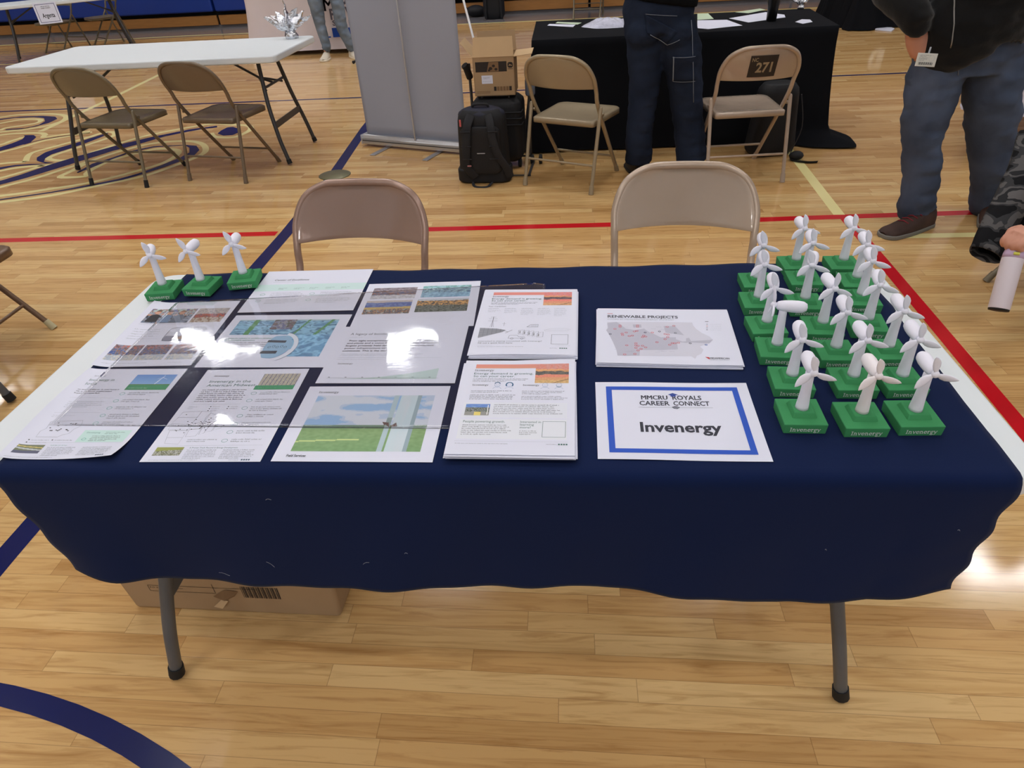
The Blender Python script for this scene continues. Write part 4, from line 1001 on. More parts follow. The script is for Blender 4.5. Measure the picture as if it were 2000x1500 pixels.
MB().tube([(.02, -.029, .86), (.02, -.028, .89)], .0095, 10).build('pole_joint', M_alu, bt)
MB().box((-.455, -.012, 2.08), (.455, .018, 2.105)).build('top_rail', M_alu, bt, bevel=.003)
# ================================================================== luggage cluster
M_bag = mat('black_nylon', rgb(15, 15, 20), .65, bump=.4, bscale=120, var=.2, vscale=6, dist=.002)
M_bag2 = mat('navy_black_nylon', rgb(24, 26, 46), .6, bump=.3, bscale=120, dist=.002)
M_strap = mat('strap_webbing', rgb(30, 30, 34), .8, bump=.3, bscale=300, dist=.001)
def rbox(w, d, h, r=.05, n=8, taper=0, bulge=.0):
    def fn(name, m, parent, at_=(0, 0, 0), v_=.012):
        mb = MB(); vs = []
        levels = 14
        for i in range(levels+1):
            k = i/levels; z = h*k
            e = 1-max(0, (abs(k-.5)*2-.72)/.28)**2.6*.22
            wt = (w*(1-taper*k))*e; dt = (d*(1-taper*.6*k))*e*(1+bulge*math.sin(k*PI))
            for q in rrect(wt, dt, min(r, dt*.45), n): vs.append((q[0]+at_[0], q[1]+at_[1], z+at_[2]))
        m_ = 4*(n+1); fs = [(i*m_+j, i*m_+(j+1) % m_, (i+1)*m_+(j+1) % m_, (i+1)*m_+j) for i in range(levels) for j in range(m_)]
        fs += [tuple(range(m_))[::-1], tuple(range(levels*m_, (levels+1)*m_))]
        mb.add(vs, fs, 0, None, True); return mb.build(name, m, parent, bevel=.006)
    return fn
sc_ = empty('suitcase', (-.285, 3.58, 0), R_(-4), 'black wheeled suitcase standing behind the black backpack', 'suitcase')
rbox(.34, .25, .42, .05)('body', M_bag, sc_, (0, 0, .045))
for z0 in (.30, .34, .38): MB().tube([(-.172, -.05, z0), (-.17, -.127, z0), (.17, -.127, z0), (.172, -.05, z0)], .005, 8).build('piping', M_strap, sc_)
for x0 in (-.14, .14): MB().lathe([(.02, -.012), (.03, -.01), (.03, .01), (.02, .012)], 16, Matrix.Translation((x0, -.06, .03)) @ Matrix.Rotation(PI/2, 4, 'Y')).build('wheel', M_rubber, sc_)
MB().tube([(-.09, -.10, .47), (-.09, -.10, .485), (.09, -.10, .485), (.09, -.10, .47)], .008, 8).build('top_handle', M_darkleg, sc_)
hand = MB().tube([(-.205, .0, .06), (-.205, .0, .66)], .010, 10).tube([(-.205, .0, .05), (.19, .0, .05), (.19, .0, .60)], .010, 10)
ht = empty('luggage_cart', (-.265, 3.60, 0), R_(-4), 'black folding luggage cart with a foam handle behind the suitcase', 'cart')
hand.build('cart_frame', M_darkleg, ht); MB().tube([(-.205, .0, .575), (-.215, -.04, .64), (-.225, -.05, .66)], .023, 14).build('foam_handle', M_rubber, ht)
MB().box((-.16, -.30, .006), (.22, -.29, .014)).box((.20, -.30, .006), (.215, .02, .014)).build('cart_plate', M_darkleg, ht)
for x0 in (.20, .26): MB().lathe([(.02, -.012), (.032, -.01), (.032, .01), (.02, .012)], 16, Matrix.Translation((x0, -.02, .033)) @ Matrix.Rotation(PI/2, 4, 'Y')).build('wheel', M_rubber, ht)
# clear bottle in the side pocket
bo = MB().lathe([(.030, 0), (.034, .01), (.034, .09), (.028, .11), (.014, .13), (.014, .15)], 18).build('water_bottle', mat('clear_grey_plastic', rgb(110, 118, 134), .12, spec=.7), None)
bo.location = (-.065, 3.56, .46); tag(bo, 'grey translucent bottle beside the open carton on the suitcase', 'bottle')
# open carton
M_card = mat('kraft_cardboard', rgb(170, 141, 108), .8, spec=.15, bump=.15, bscale=60, var=.06, vscale=14, dist=.001)
M_card2 = mat('kraft_cardboard_inside', rgb(196, 166, 128), .8, spec=.15, var=.05, vscale=14)
M_ink = mat('carton_black_ink', rgb(46, 38, 34), .8, var=.3, vscale=60); M_ink2 = mat('carton_brown_ink', rgb(128, 98, 68), .8)
cb = empty('open_carton', (-.288, 3.57, .487), R_(-1), 'open brown carton with printed black panel and a white label, on top of the suitcase', 'box')
w2, d2, hh = .133, .115, .232
mb = MB(); T = .004
mb.box((-w2, -d2, 0), (w2, -d2+T, hh)).box((-w2, d2-T, 0), (w2, d2, hh)).box((-w2, -d2, 0), (-w2+T, d2, hh)).box((w2-T, -d2, 0), (w2, d2, hh)).box((-w2, -d2, 0), (w2, d2, T))
e_ = -d2-.0006
def onface(q, z0=0): return [(a, e_-z0, b) for a, b in q]
mb.add(onface([(-.118, .145), (.085, .145), (.085, .205), (-.118, .205)]), [(0, 1, 2, 3)], 1)
mb.add(onface([(-.045, .147), (.032, .147), (.032, .203), (-.030, .203)], .0003), [(0, 1, 2, 3)], 2)
for (a, b, c_) in ((-.02, .165, .012), (.0, .18, .010), (.015, .16, .010), (-.03, .155, .008)): mb.add([(x, e_-.0006, y) for x, y in arcp(a, b, c_, c_*.8, 0, 330, 11)], [tuple(range(12))], 1)
# round emblem with a leaping shape
mb.add([(x, e_-.0003, y) for x, y in rrect(.034, .034, .012, 4, .108, .182)], [tuple(range(20))], 1)
mb.add([(x, e_-.0006, y) for x, y in ((.096, .176), (.102, .184), (.100, .192), (.104, .186), (.112, .184), (.120, .180), (.117, .176), (.110, .179), (.104, .178))], [tuple(range(9))], 0)
mb.add(onface([(.092, .158), (.124, .158), (.124, .161), (.092, .161)], .0003), [(0, 1, 2, 3)], 1)
for k in range(6): mb.add(onface([(-.005+k*.02, .030), (.011+k*.02, .030), (.011+k*.02, .056), (-.005+k*.02, .056)], .0003), [(0, 1, 2, 3)], 2 if k % 5 else 1)
for y0 in (.018, .026): mb.add(onface([(-.118, y0), (-.03, y0), (-.03, y0+.003), (-.118, y0+.003)], .0003), [(0, 1, 2, 3)], 2)
mb.build('carton_body', [M_card, M_ink, M_ink2], cb)
lab = Sheet(.072, .050); lab.para(.012, .038, .045, 3, .0045, INK, .5, 3); lab.para(.008, .012, .055, 1, .006, GREY, .5, 4, 1)
lab.xf(lambda v: Vector((v.x-.082, e_-.0008-v.z, v.y+.075))); lab.build('shipping_label', M_PRINT, cb)
def flap(hinge_a, hinge_b, out, up, m=M_card2, nm='flap'):
    a = Vector(hinge_a); b = Vector(hinge_b); o_ = Vector(out)*1.0+Vector((0, 0, up)); n = (b-a).cross(o_).normalized()*.0035; i1 = (b-a)*.03
    MB().hexa([a, b, b+o_-i1, a+o_+i1], [a+n, b+n, b+o_-i1+n, a+o_+i1+n]).build(nm, m, cb)
flap((-w2, -d2, hh), (w2, -d2, hh), (0, .035, 0), .110, M_card2); flap((-w2, d2, hh), (w2, d2, hh), (0, .03, 0), .115, M_card)
flap((-w2, -d2, hh), (-w2, d2, hh), (-.075, .0, 0), .085, M_card2); flap((w2, -d2, hh), (w2, d2, hh), (.115, .0, 0), .010, M_card2)
# white pole out of the carton
q0 = Vector((-.40, 3.55, .60)); q1 = aty(905, 0, 3.72)+Vector((0, 0, .0)); q2 = q1+(q1-aty(925, 78, 3.62))*.6
po = MB().tube([q0, aty(926, 80, 3.60), q1, q2], .0075, 10)
o = po.build('white_pole', mat('white_gloss_pole', rgb(232, 232, 236), .3)); tag(o, 'thin white pole with a black band leaning out of the open carton', 'pole')
bnd = aty(911, 19, 3.70); MB().tube([bnd-Vector((-.004, 0, .012)), bnd+Vector((-.004, 0, .012))], .009, 10).build('black_band', M_rubber, o)
# backpack
bp_ = empty('backpack', (-.368, 3.27, 0), R_(-3), 'black backpack with padded straps standing on the floor beside the grey banner', 'backpack')
rbox(.34, .19, .455, .075, taper=.10, bulge=.08)('bag_body', M_bag, bp_, (0, .0, .0))
mb = MB().ball((0, .0, .42), (.155, .088, .055), n=20); mb.build('top_lid', M_bag2, bp_)
rbox(.26, .05, .30, .024)('back_pad', M_bag, bp_, (0, -.098, .07))
rbox(.36, .20, .10, .07)('bottom_panel', M_bag, bp_, (0, .0, .0))
for s_ in (-1, 1):
    pts = [(s_*.055, -.085, .435), (s_*.075, -.135, .38), (s_*.085, -.150, .30), (s_*(.095 if s_ < 0 else .115), -.150, .20), (s_*(.10 if s_ < 0 else .16), -.135, .12), (s_*(.05 if s_ < 0 else .18), -.11, .05)]
    MB().tube(smooth_path(pts, 5), [(.006, .027)]*26, 12, flat=(0, -1, 0)).build('shoulder_strap', M_strap, bp_)
    for z0 in (.35, .26, .18): MB().tube([(s_*.088-.03, -.155, z0), (s_*.088+.03, -.155, z0)], .0035, 6).build('strap_stitch', M_bag, bp_)
MB().tube(smooth_path([(-.05, -.02, .462), (-.04, -.03, .485), (.04, -.03, .485), (.05, -.02, .462)], 5), .008, 8).build('haul_handle', M_strap, bp_)
MB().tube(smooth_path([(-.07, -.115, .02), (-.05, -.16, .004), (.03, -.165, .004), (.06, -.12, .02)], 5), [(.003, .010)]*16, 8, flat=(0, 0, 1)).build('loose_strap', M_strap, bp_)
MB().box((-.118, -.158, .385), (-.108, -.150, .425)).build('red_tag', mat('red_tag_fabric', rgb(190, 90, 90), .7), bp_); MB().box((-.09, -.160, .135), (-.065, -.154, .142)).build('red_tag', mat('red_tag_fabric2', rgb(170, 110, 110), .7), bp_)
lt = MB(); lt.add([(-.026+.009*i, 0, .205) for i in (0,)]+[(.026, 0, .205), (.026, 0, .212), (-.026, 0, .212)], [(0, 1, 2, 3)])
lt.xf(lambda v: Vector((v.x, -.127, v.z))); lt.build('small_logo', mat('grey_thread', rgb(150, 150, 156), .7), bp_)
# ================================================================== draped tables
def draped(name, label, corners, ztop, mat_, hem=.012, flare=.05, fold=.018, seed=1, puddle=None, cat='tablecloth', nseg=44, extra=None):
    rr = random.Random(seed); c = [Vector((x, y, 0)) for x, y in corners]; n = len(c); cen = sum(c, Vector())/n
    ring = []
    for i in range(n):
        a, b = c[i], c[(i+1) % n]; e = (b-a).normalized(); out = Vector((e.y, -e.x, 0))
        for k in range(nseg):
            t = k/nseg; p = a.lerp(b, t); d = min(t, 1-t)*(b-a).length; o2 = out.copy()
            if d < .10:
                o3 = (p-cen).normalized(); o2 = (out*(d/.10)+ (out+((a-b).normalized() if t < .5 else (b-a).normalized()))*.7*(1-d/.10)).normalized()
            ring.append((p, o2, d, i, t))
    m_ = len(ring); vs = []; L_ = 16
    for j in range(L_+1):
        k = j/L_
        for idx, (p, o2, d, i, t) in enumerate(ring):
            ph = idx*.55; w = fold*k*(math.sin(ph)+.5*math.sin(ph*2.3+seed))*(.35+.65*max(0, 1-d/.35))
            off = flare*k**1.5*(1+.6*max(0, 1-d/.2))+w
            if k < .08: off = .004*(k/.08); 
            cr = .03 if (j == 0 and d < .03) else 0
            h_ = hem(p) if callable(hem) else hem
            z = ztop-(ztop-h_)*k
            if puddle and k > .93: off += puddle(p, d, i, t)*(k-.93)/.07
            q = p+o2*off; vs.append((q.x, q.y, z))
    mb = MB(); fs = [(j*m_+i, (j+1)*m_+i, (j+1)*m_+(i+1) % m_, j*m_+(i+1) % m_) for j in range(L_) for i in range(m_)]
    fs.append(tuple(range(m_)))
    mb.add(vs, fs, 0, None, True)
    for a in range(len(mb.f)-1, len(mb.f)): mb.sm[a] = False
    o = mb.build(name, mat_)
    return tag(o, label, cat)
BT = [(-.06, 3.87), (1.975, 3.89), (2.03, 4.74), (-.06, 4.78)]
draped('black_tablecloth', 'black floor-length cloth covering the middle background table', BT, .742, M_black, .012, .06, .02, 2, puddle=lambda p, d, i, t: .22*max(0, 1-d/.25) if (i in (0, 1) and p.x > 1.7 and p.y < 4.3) else 0)
folding_table('folding table hidden under the floor-length black cloth', None, .97, 4.31, R_(.6), 1.98, .80, H=.738)
def flat_item(name, label, cat, px, z, m, th=.0012, group=None):
    q = [at(a, b, z) for a, b in px]; b_ = [(v.x, v.y, z) for v in q]; area = sum(b_[i][0]*b_[(i+1) % len(b_)][1]-b_[(i+1) % len(b_)][0]*b_[i][1] for i in range(len(b_)))
    if area < 0: b_ = b_[::-1]
    o = MB().hexa(b_, [(x, y, z+th) for x, y, _ in b_]).build(name, m); return tag(o, label, cat, group)
M_paleg = mat('pale_green_card', rgb(196, 214, 186), .5)
flat_item('leaflet', 'narrow white leaflet at the left end of the black table, nearer one', 'leaflet', [(1069, 50), (1119, 53), (1124, 48.5), (1073, 47)], .7425, M_paper)
flat_item('leaflet', 'narrow pale green leaflet at the left end of the black table, farther one', 'leaflet', [(1085, 45.5), (1128, 48), (1136, 44.5), (1089, 43)], .7425, M_paleg)
flat_item('paper_sheet', 'loose white sheet right of the person in dark jeans, nearest of the spread', 'paper', [(1362, 55), (1383, 57), (1428, 52), (1450, 50), (1420, 39), (1362, 40)], .7425, M_paper)
flat_item('paper_sheet', 'folded green and white card beside the dark jeans on the black table', 'paper', [(1362, 39), (1394, 37), (1383, 26.5), (1362, 27)], .7440, M_paleg)
flat_item('paper_sheet', 'large white sheet passing behind the black tumbler', 'paper', [(1424, 36), (1462, 44), (1534, 34), (1532, 29), (1495, 24)], .7425, M_paper)
flat_item('leaflet', 'thin leaflet at the back edge of the black table', 'leaflet', [(1436, 24), (1462, 26), (1495, 19), (1484, 17)], .7425, M_paleg)
flat_item('card', 'small white card alone near the right end of the black table', 'card', [(1553, 43), (1568, 46.5), (1587, 43), (1582, 38.5), (1566, 38)], .7425, M_paper)
# plastic bag of handouts
p = at(1190, 52, .742); mb = MB()
def heap(u, v):
    a = u*2*PI; r = v; x = .19*r*math.cos(a)*(1+.15*math.sin(3*a)); y = .11*r*math.sin(a)
    z = .055*(1-r**2)+.014*noise.noise(Vector((x*30, y*30, 1)))*(1-r**3)+.008*noise.noise(Vector((x*90, y*90, 3)))*(1-r)
    return (p.x+x, p.y+.02+y, .7432+max(0, z))
mb.grid(heap, 48, 16); o = mb.build('plastic_bag', mat('lilac_clear_bag', rgb(190, 192, 212), .18, spec=.8, bump=.8, bscale=60, dist=.006, var=.25, vscale=30)); tag(o, 'crumpled clear bag of handouts left of the person in dark jeans', 'bag')
# tumbler
p = at(1506, 41, .742); t = empty('tumbler', (p.x, p.y, .7425), 0, 'tall black tumbler standing on papers on the black table', 'tumbler')
M_tumb = mat('matte_black_steel', rgb(16, 16, 18), .35); MB().lathe([(.030, 0), (.034, .004), (.036, .09), (.043, .12), (.046, .21), (.044, .215)], 28).build('cup_body', M_tumb, t)
MB().lathe([(.0465, 0), (.047, .012), (.040, .02), (.012, .022)], 28, Matrix.Translation((0, 0, .212))).build('lid', M_rubber, t)
p = at(1560, 16, .742); foil_star((p.x, p.y-.05, .743), .75, 'small silver foil weight at the back right corner of the black table', .3)
# things under the black table on the right: dark bag with strap
bb = empty('duffel_bag', (1.58, 3.64, 0), R_(12), 'black bag slumped on the floor behind the chair marked 271', 'bag')
rbox(.34, .22, .46, .09, taper=.25)('bag_body', M_bag, bb)
MB().tube(smooth_path([(.10, -.12, .40), (.13, -.15, .2), (.06, -.19, .02), (.12, -.28, .008), (.20, -.30, .006)], 5), [(.003, .014)]*21, 8, flat=(0, 0, 1)).build('strap', M_strap, bb)
MB().ball((.10, -.20, .03), (.05, .04, .03), n=12).build('strap_pad', M_rubber, bb)
# ================================================================== far background
draped('black_tablecloth', 'black cloth on the far table at the top right, with a white letter G', [(3.85, 8.55), (5.8, 8.9), (5.66, 9.7), (3.7, 9.35)], .742, M_black, .01, .10, .05, 5)
gt = MB(); put_text(gt, 'G', 0, 0, .20, None, .20, .05); gt2 = MB(); put_text(gt2, 'G', .02, .02, .16, None, .16, -.005)
q = aty(1722, 14, 8.42); gt.xf(lambda v: Vector((v.x, 0, v.y))); go = gt.build('logo_letter', M_letter); go.location = (q.x, 8.455, q.z); go.rotation_euler = (0, 0, .18); tag(go, 'white letter G printed on the far black tablecloth', 'letter')
flat_item('paper_sheet', 'white sheet lying on the floor at the foot of the far black cloth', 'paper', [(1709, 59), (1741, 62), (1747, 57), (1740, 55), (1710, 54)], .003, M_paper, .01)
# white cloth table half hidden behind the man's legs
WC = [(2.76, 3.52), (3.9, 4.98), (4.5, 4.5), (3.36, 3.04)]
A, B = Vector((2.70, 3.43, 0)), Vector((3.69, 4.70, 0)); e = (B-A).normalized(); nrm = Vector((e.y, -e.x, 0)); 
M_lilac = mat('lilac_white_cloth', rgb(214, 212, 232), .85, sheen=.2)
quad = [A+nrm*.76, A+e*1.9+nrm*.76, A+e*1.9, A]
quad = [(v.x, v.y) for v in quad]
draped('white_tablecloth', 'white cloth on the table glimpsed between the legs of the man in blue jeans', quad, .742, M_lilac, .30, .03, .02, 8)
c_ = A+e*.95+nrm*.38; folding_table('folding table under the white cloth behind the man in blue jeans', None, c_.x, c_.y, math.atan2(e.y, e.x), 1.83, .74, H=.738)
# far white cloth table with big letters
MC = [(-4.55, 8.62), (-2.1, 8.62), (-2.1, 9.42), (-4.35, 9.42)]
M_mcloth = mat('pinkish_white_cloth', rgb(214, 204, 208), .85, var=.04, vscale=3)
draped('white_tablecloth', 'pinkish white cloth with dark capital letters on the far table behind the banner', [(-4.05, 8.62), (-2.0, 8.62), (-2.0, 9.38), (-4.05, 9.38)], .742, M_mcloth, .055, .06, .03, 4)
mb = MB(); M_let = mat('dark_grey_letter', rgb(92, 88, 100), .8); M_blueband = mat('blue_printed_band', rgb(16, 66, 160), .8)
def wl(txt, px, py, h, w):
    q = aty(px, py, 8.555); m = MB(); put_text(m, txt, 0, 0, h, None, w, .035); m.xf(lambda v: Vector((v.x+q.x, 8.555, v.y+q.z))); mb.v_ = 0; mb.add(m.v, m.f, 0)
wl('M', 634, 22, .15, .13); wl('PL', 669, 18, .14, .15); wl('P', 646, 38, .12, .08); wl('VE', 676, 34, .12, .15); wl('S', 650, 50, .06, .05); wl('L', 682, 49, .06, .05)
for (a, b, c2, d2_) in ((651, 73, 661, 54), (682, 67, 694, 53), (640, 74, 646, 71)):
    q1_ = aty(a, b, 8.55); q2_ = aty(c2, d2_, 8.55); mb.add([(q1_.x, 8.552, q1_.z), (q2_.x, 8.552, q1_.z), (q2_.x, 8.552, q2_.z), (q1_.x, 8.552, q2_.z)], [(0, 1, 2, 3)], 1)
o = mb.build('printed_lettering', [M_let, M_blueband]); tag(o, 'dark capital letters and blue bar printed on the pinkish far tablecloth', 'lettering')
folding_table('folding table under the lettered pinkish white cloth', None, -3.02, 9.0, 0, 1.83, .70, H=.738)
# small black stand foot beside the banner
o = MB().tube([at(691, 125)+Vector((0, 0, .015)), at(708, 119)+Vector((0, 0, .07))], .013, 8).ball(at(691, 125)+Vector((0, 0, .021)), .02, n=10).build('stand_foot', M_rubber); tag(o, 'black rubber tipped stand foot beside the left edge of the grey banner', 'stand')
# far left table with sign
ft = folding_table('white folding table at the far top left carrying a small sign', None, -7.27, 9.56, R_(35.5), 1.83, .76)
A2 = Vector((-7.75, 8.75, 0)); B2 = Vector((-6.35, 9.75, 0)); e2 = (B2-A2).normalized(); n2 = Vector((e2.y, -e2.x, 0))
sg = Sheet(.29, .26); w_, h_ = .29, .26
sg.frame(.022, .018, .268, .242, .006, rgb(50, 56, 110)); sg.text('MMCRU ROYALS', .09, .205, .012, INK, .11, .03); sg.text('CAREER CONNECT', .085, .185, .012, INK, .12, .03)
sg.text('Argenta', .070, .075, .055, rgb(30, 32, 40), .155, .02)
pc = A2+e2*.53
sg.xf(lambda v: Vector((pc.x, pc.y, .73))+e2*(v.x)+n2*(.012+v.z+.05*(1-v.y/.26))+Vector((0, 0, v.y-.25)))
o = sg.build('table_sign', M_PRINT); tag(o, 'white sign with dark blue border reading Argenta, hanging from the far left table', 'sign')
for (px, py, yw, lb) in ((207, 38, 140, 'olive folding chair behind the far left table, right one'), (118, 54, 160, 'olive folding chair behind the far left table, left one below the sign')):
    q = at(px, py, .44) -n2*.0 if px < 0 else (A2+e2*(1.42 if px > 150 else .75)-n2*(1.0 if px > 150 else 1.05)); folding_chair(lb, q.x, q.y, yw, CH_OLIVE)
q = at(1148, 36, 0); folding_chair('grey folding chair seen beyond the black table, left of the standing person', q.x, q.y+.2, 175, CH_OLIVE)
# backpack and dark bag on the far floor
q = at(965, 38, 0); t = empty('backpack', (q.x, q.y+.1, 0), 0, 'black backpack on the far floor against the bleachers', 'backpack'); rbox(.36, .24, .75, .1, taper=.1)('bag_body', M_bag, t)
for s_ in (-1, 1): MB().tube([(s_*.10, -.13, .6), (s_*.12, -.15, .3), (s_*.13, -.12, .02)], .02, 8).build('strap', M_strap, t)
q = at(930, 33, 0); o = MB().ball((q.x, q.y, .09), (.17, .12, .09), n=16).build('soft_bag', M_bag); tag(o, 'small dark soft bag on the floor beside the far backpack', 'bag')
# bleachers
M_bblue = mat('blue_vinyl_panel', rgb(24, 56, 140), .4, var=.06, vscale=2); M_bwood = mat('bleacher_wood', rgb(168, 116, 62), .35, var=.25, vscale=6, stretch=(1, 12, 12)); M_dark = mat('dark_gap', rgb(14, 14, 18), .8)
bl = empty('bleacher', (0, 11.75, 0), R_(-1.6), 'closed gym bleachers with blue vinyl panels over wooden kickboards along the far side', 'bleacher')
MB().box((-16, 0, .0), (9, .12, .045)).build('sill', P_grey, bl)
for i, x0 in enumerate((-16, -9.3, -6.0, -2.7, .6, 3.9)):
    x1 = (-9.34, -6.04, -2.74, .56, 3.86, 7.2)[i]; MB().box((x0, -.05, .045), (x1, .0, .20)).build('kickboard', M_bwood, bl, bevel=.008)
    MB().box((x0, -.12, .26), (x1, .22, .62)).build('seat_panel', M_bblue, bl, bevel=.03)
MB().box((-16, .05, .0), (9, .3, 3.2)).build('back_frame', M_dark, bl)
for k in range(7):
    z0 = .66+.36*k; MB().box((-16, -.02+.01*k, z0), (9, .10, z0+.10)).build('row_board', M_bwood, bl); MB().box((-16, -.03, z0+.12), (9, .12, z0+.30)).build('row_panel', M_bblue, bl)
# left side furniture
q = at(115, 641); folding_chair('brown folding chair cut off at the left edge of the floor', q.x-.262, q.y-.205, -90, chair_mats((112, 86, 66), .35, 'deep_brown'), caps=M_cap_beige)
folding_table('folding table at the left edge, only its grey leg with black foot showing', None, -2.80, .465, R_(0), 1.83, .76, leg_m=M_greymetal)
# floor disc
p = at(654, 342); o = MB().lathe([(.001, .0), (.113, .0), (.113, .002), (.108, .004), (.001, .0045)], 40).build('floor_cover', mat('bronze_floor_plate', rgb(120, 118, 92), .35, metal=.5, var=.1, vscale=10)); o.location = (p.x, p.y, .0008); tag(o, 'round bronze floor cover plate on the blue line', 'floor plate')
# carton under the table
cu = empty('flattened_carton', (-.715, .078, 0), R_(-1.4), 'long brown cardboard box on the floor under the navy table', 'box')
mb = MB(); 
mb.hexa([(-.275, -.22, .0), (.30, -.22, .0), (.30, .20, .0), (-.275, .20, .0)], [(-.292, -.22, .21), (.31, -.22, .21), (.31, .20, .21), (-.292, .20, .21)])
o = mb.build('box_body', M_card, cu, bevel=.012, seg=3)
mb = MB()
def ff(x, z, dz=.0): return (x, -.2212-dz, z)
G3 = 1
for q in ([(-.20, .105), (.10, .105)], [(-.20, .082), (-.02, .082)], [(-.20, .105), (-.20, .082)], [(-.13, .105), (-.13, .082)], [(-.02, .12), (-.02, .082)]):
    vs, fs = thick(q, .0012); mb.add([ff(a, b) for a, b in vs], fs, 0)
for k in range(24):
    x0 = .055+k*.0042; mb.add([ff(x0, .070), ff(x0+(.0012, .0022, .003)[k % 3], .070), ff(x0+(.0012, .0022, .003)[k % 3], .115), ff(x0, .115)], [(0, 1, 2, 3)], 0)
for (tx_, x0, z0, hh_) in (('P.O. #', -.195, .094, .006), ('Carton', -.125, .094, .005)):
    m = MB(); put_text(m, tx_, x0, z0, hh_); mb.add([ff(v[0], v[1]) for v in m.v], m.f, 0)
mb.add([ff(-.03, .07, .001), ff(.0, .060, .006), ff(.03, .075, .002), ff(.045, .095, .001), ff(.01, .100, .001)], [(0, 1, 2, 3, 4)], 1)
mb.add([ff(-.04, .03, .004), ff(-.01, .035, .012), ff(.01, .06, .006), ff(-.01, .06, .002)], [(0, 1, 2, 3)], 2)
mb.build('box_print', [M_ink, M_ink2, M_card2], cu)
MB().box((-.28, -.2225, .0), (.28, -.2215, .0)) 
# ================================================================== people
M_skin = mat('skin', rgb(206, 150, 128), .5, spec=.35, var=.06, vscale=25)
def denim(nm, c, c2, s=1): return mat(nm, rgb(c), .85, spec=.12, var=1, vscale=4.5*s, vcol=rgb(c2), bump=.5, bscale=14, dist=.012)
M_jean1 = denim('dark_denim', (25, 32, 48), (48, 58, 80)); M_jean2 = denim('blue_denim', (46, 56, 76), (104, 118, 146)); M_jean3 = denim('light_denim', (120, 138, 160), (152, 168, 188))
M_knit = mat('black_fleece', rgb(24, 24, 25), .95, spec=.08, bump=.6, bscale=9, var=.2, vscale=5, dist=.015, sheen=.2)
M_jacket = mat('black_jacket', rgb(14, 15, 18), .8, spec=.1, bump=.4, bscale=8, dist=.01)
M_hair = mat('brown_hair', rgb(62, 44, 32), .7, bump=.5, bscale=120, dist=.003); M_stitch = mat('denim_stitch', rgb(120, 128, 140), .8)
def limb(mb, pts, rs, k=5, flat=None):
    P_ = [Vector(p) for p in pts]; sp_ = smooth_path(P_, k); R2 = []
    rr_ = [(r if isinstance(r, tuple) else (r, r)) for r in rs]
    for i in range(len(rr_)-1):
        for j in range(k):
            t = j/k; R2.append((rr_[i][0]*(1-t)+rr_[i+1][0]*t, rr_[i][1]*(1-t)+rr_[i+1][1]*t))
    R2.append(rr_[-1]); mb.tube(sp_, R2, 18, flat=flat); return mb
def fingers(mb, palm, fwd, side, n_out, curl=1.0, s=1.0):
    """palm centre, finger direction, across-palm direction, palm normal (fingers curl towards it)"""
    f = Vector(fwd).normalized(); d = Vector(side).normalized(); n = Vector(n_out).normalized()
    mb.tube([palm-f*.045*s, palm-f*.01*s, palm+f*.035*s], [(.016*s, .030*s), (.017*s, .040*s), (.014*s, .041*s)], 14, flat=n)
    for i, (o_, L_) in enumerate(((-.030, .070), (-.010, .078), (.010, .073), (.029, .058))):
        p = palm+f*.032*s+d*o_*s; pts = [p]; a = 0; dirv = f.copy()
        for seg in (.42, .32, .26):
            a += curl*(.75 if seg > .4 else .95); dirv = (f*math.cos(a)+n*math.sin(a)); pts.append(pts[-1]+dirv*L_*seg*s)
        mb.tube(smooth_path(pts, 4), [.0092*s]*5+[.0086*s]*4+[.0078*s]*4, 10)
    p = palm-f*.02*s-d*.034*s; mb.tube(smooth_path([p, p+(-d*.7+f*.5+n*.5).normalized()*.032*s, p+(-d*.25+f*.8+n*.9).normalized()*.060*s], 4), [.0125*s]*5+[.0100*s]*4, 10)
def head(mb, c, f, s=1.0):
    f = Vector(f).normalized(); r = Vector((f.y, -f.x, 0)); 
    mb.ball(c, (.078*s, .095*s, .115*s), n=20); mb.ball(c+Vector((0, 0, -.05*s))+f*.02, (.062*s, .07*s, .07*s), n=16)
    mb.tube([c+f*.09*s+Vector((0, 0, .02)), c+f*.112*s+Vector((0, 0, -.02))], [.010*s, .015*s], 10); mb.ball(c+f*.088*s+Vector((0, 0, -.055*s)), (.024*s, .014*s, .010*s), n=10)
    for q in (-1, 1): mb.ball(c+r*.080*s*q, (.012*s, .022*s, .032*s), n=10); mb.ball(c+r*.03*q*s+f*.083*s+Vector((0, 0, .012)), (.016*s, .010*s, .010*s), n=10)
def face_parts(c, f, par, hair, s=1.0):
    f = Vector(f).normalized(); r = Vector((f.y, -f.x, 0)); ang = math.atan2(f.x, -f.y)
    M = Matrix.Rotation(-ang, 4, 'Z') if False else None
    hb = MB().ball(c-f*.012+Vector((0, 0, .028)), (.088*s, .098*s, .108*s), n=22); hb.v = [v if ((Vector(v)-c).dot(f) < .045 or v[2] > c.z+.06) else tuple(Vector(v)-f*.05) for v in hb.v]; hb.build('hair', hair, par)
    for q in (-1, 1): MB().ball(c+r*.03*q*s+f*.090*s+Vector((0, 0, .012)), (.011, .008, .008), n=12).build('eye', mat('eye_dark', rgb(60, 50, 44), .2), par)
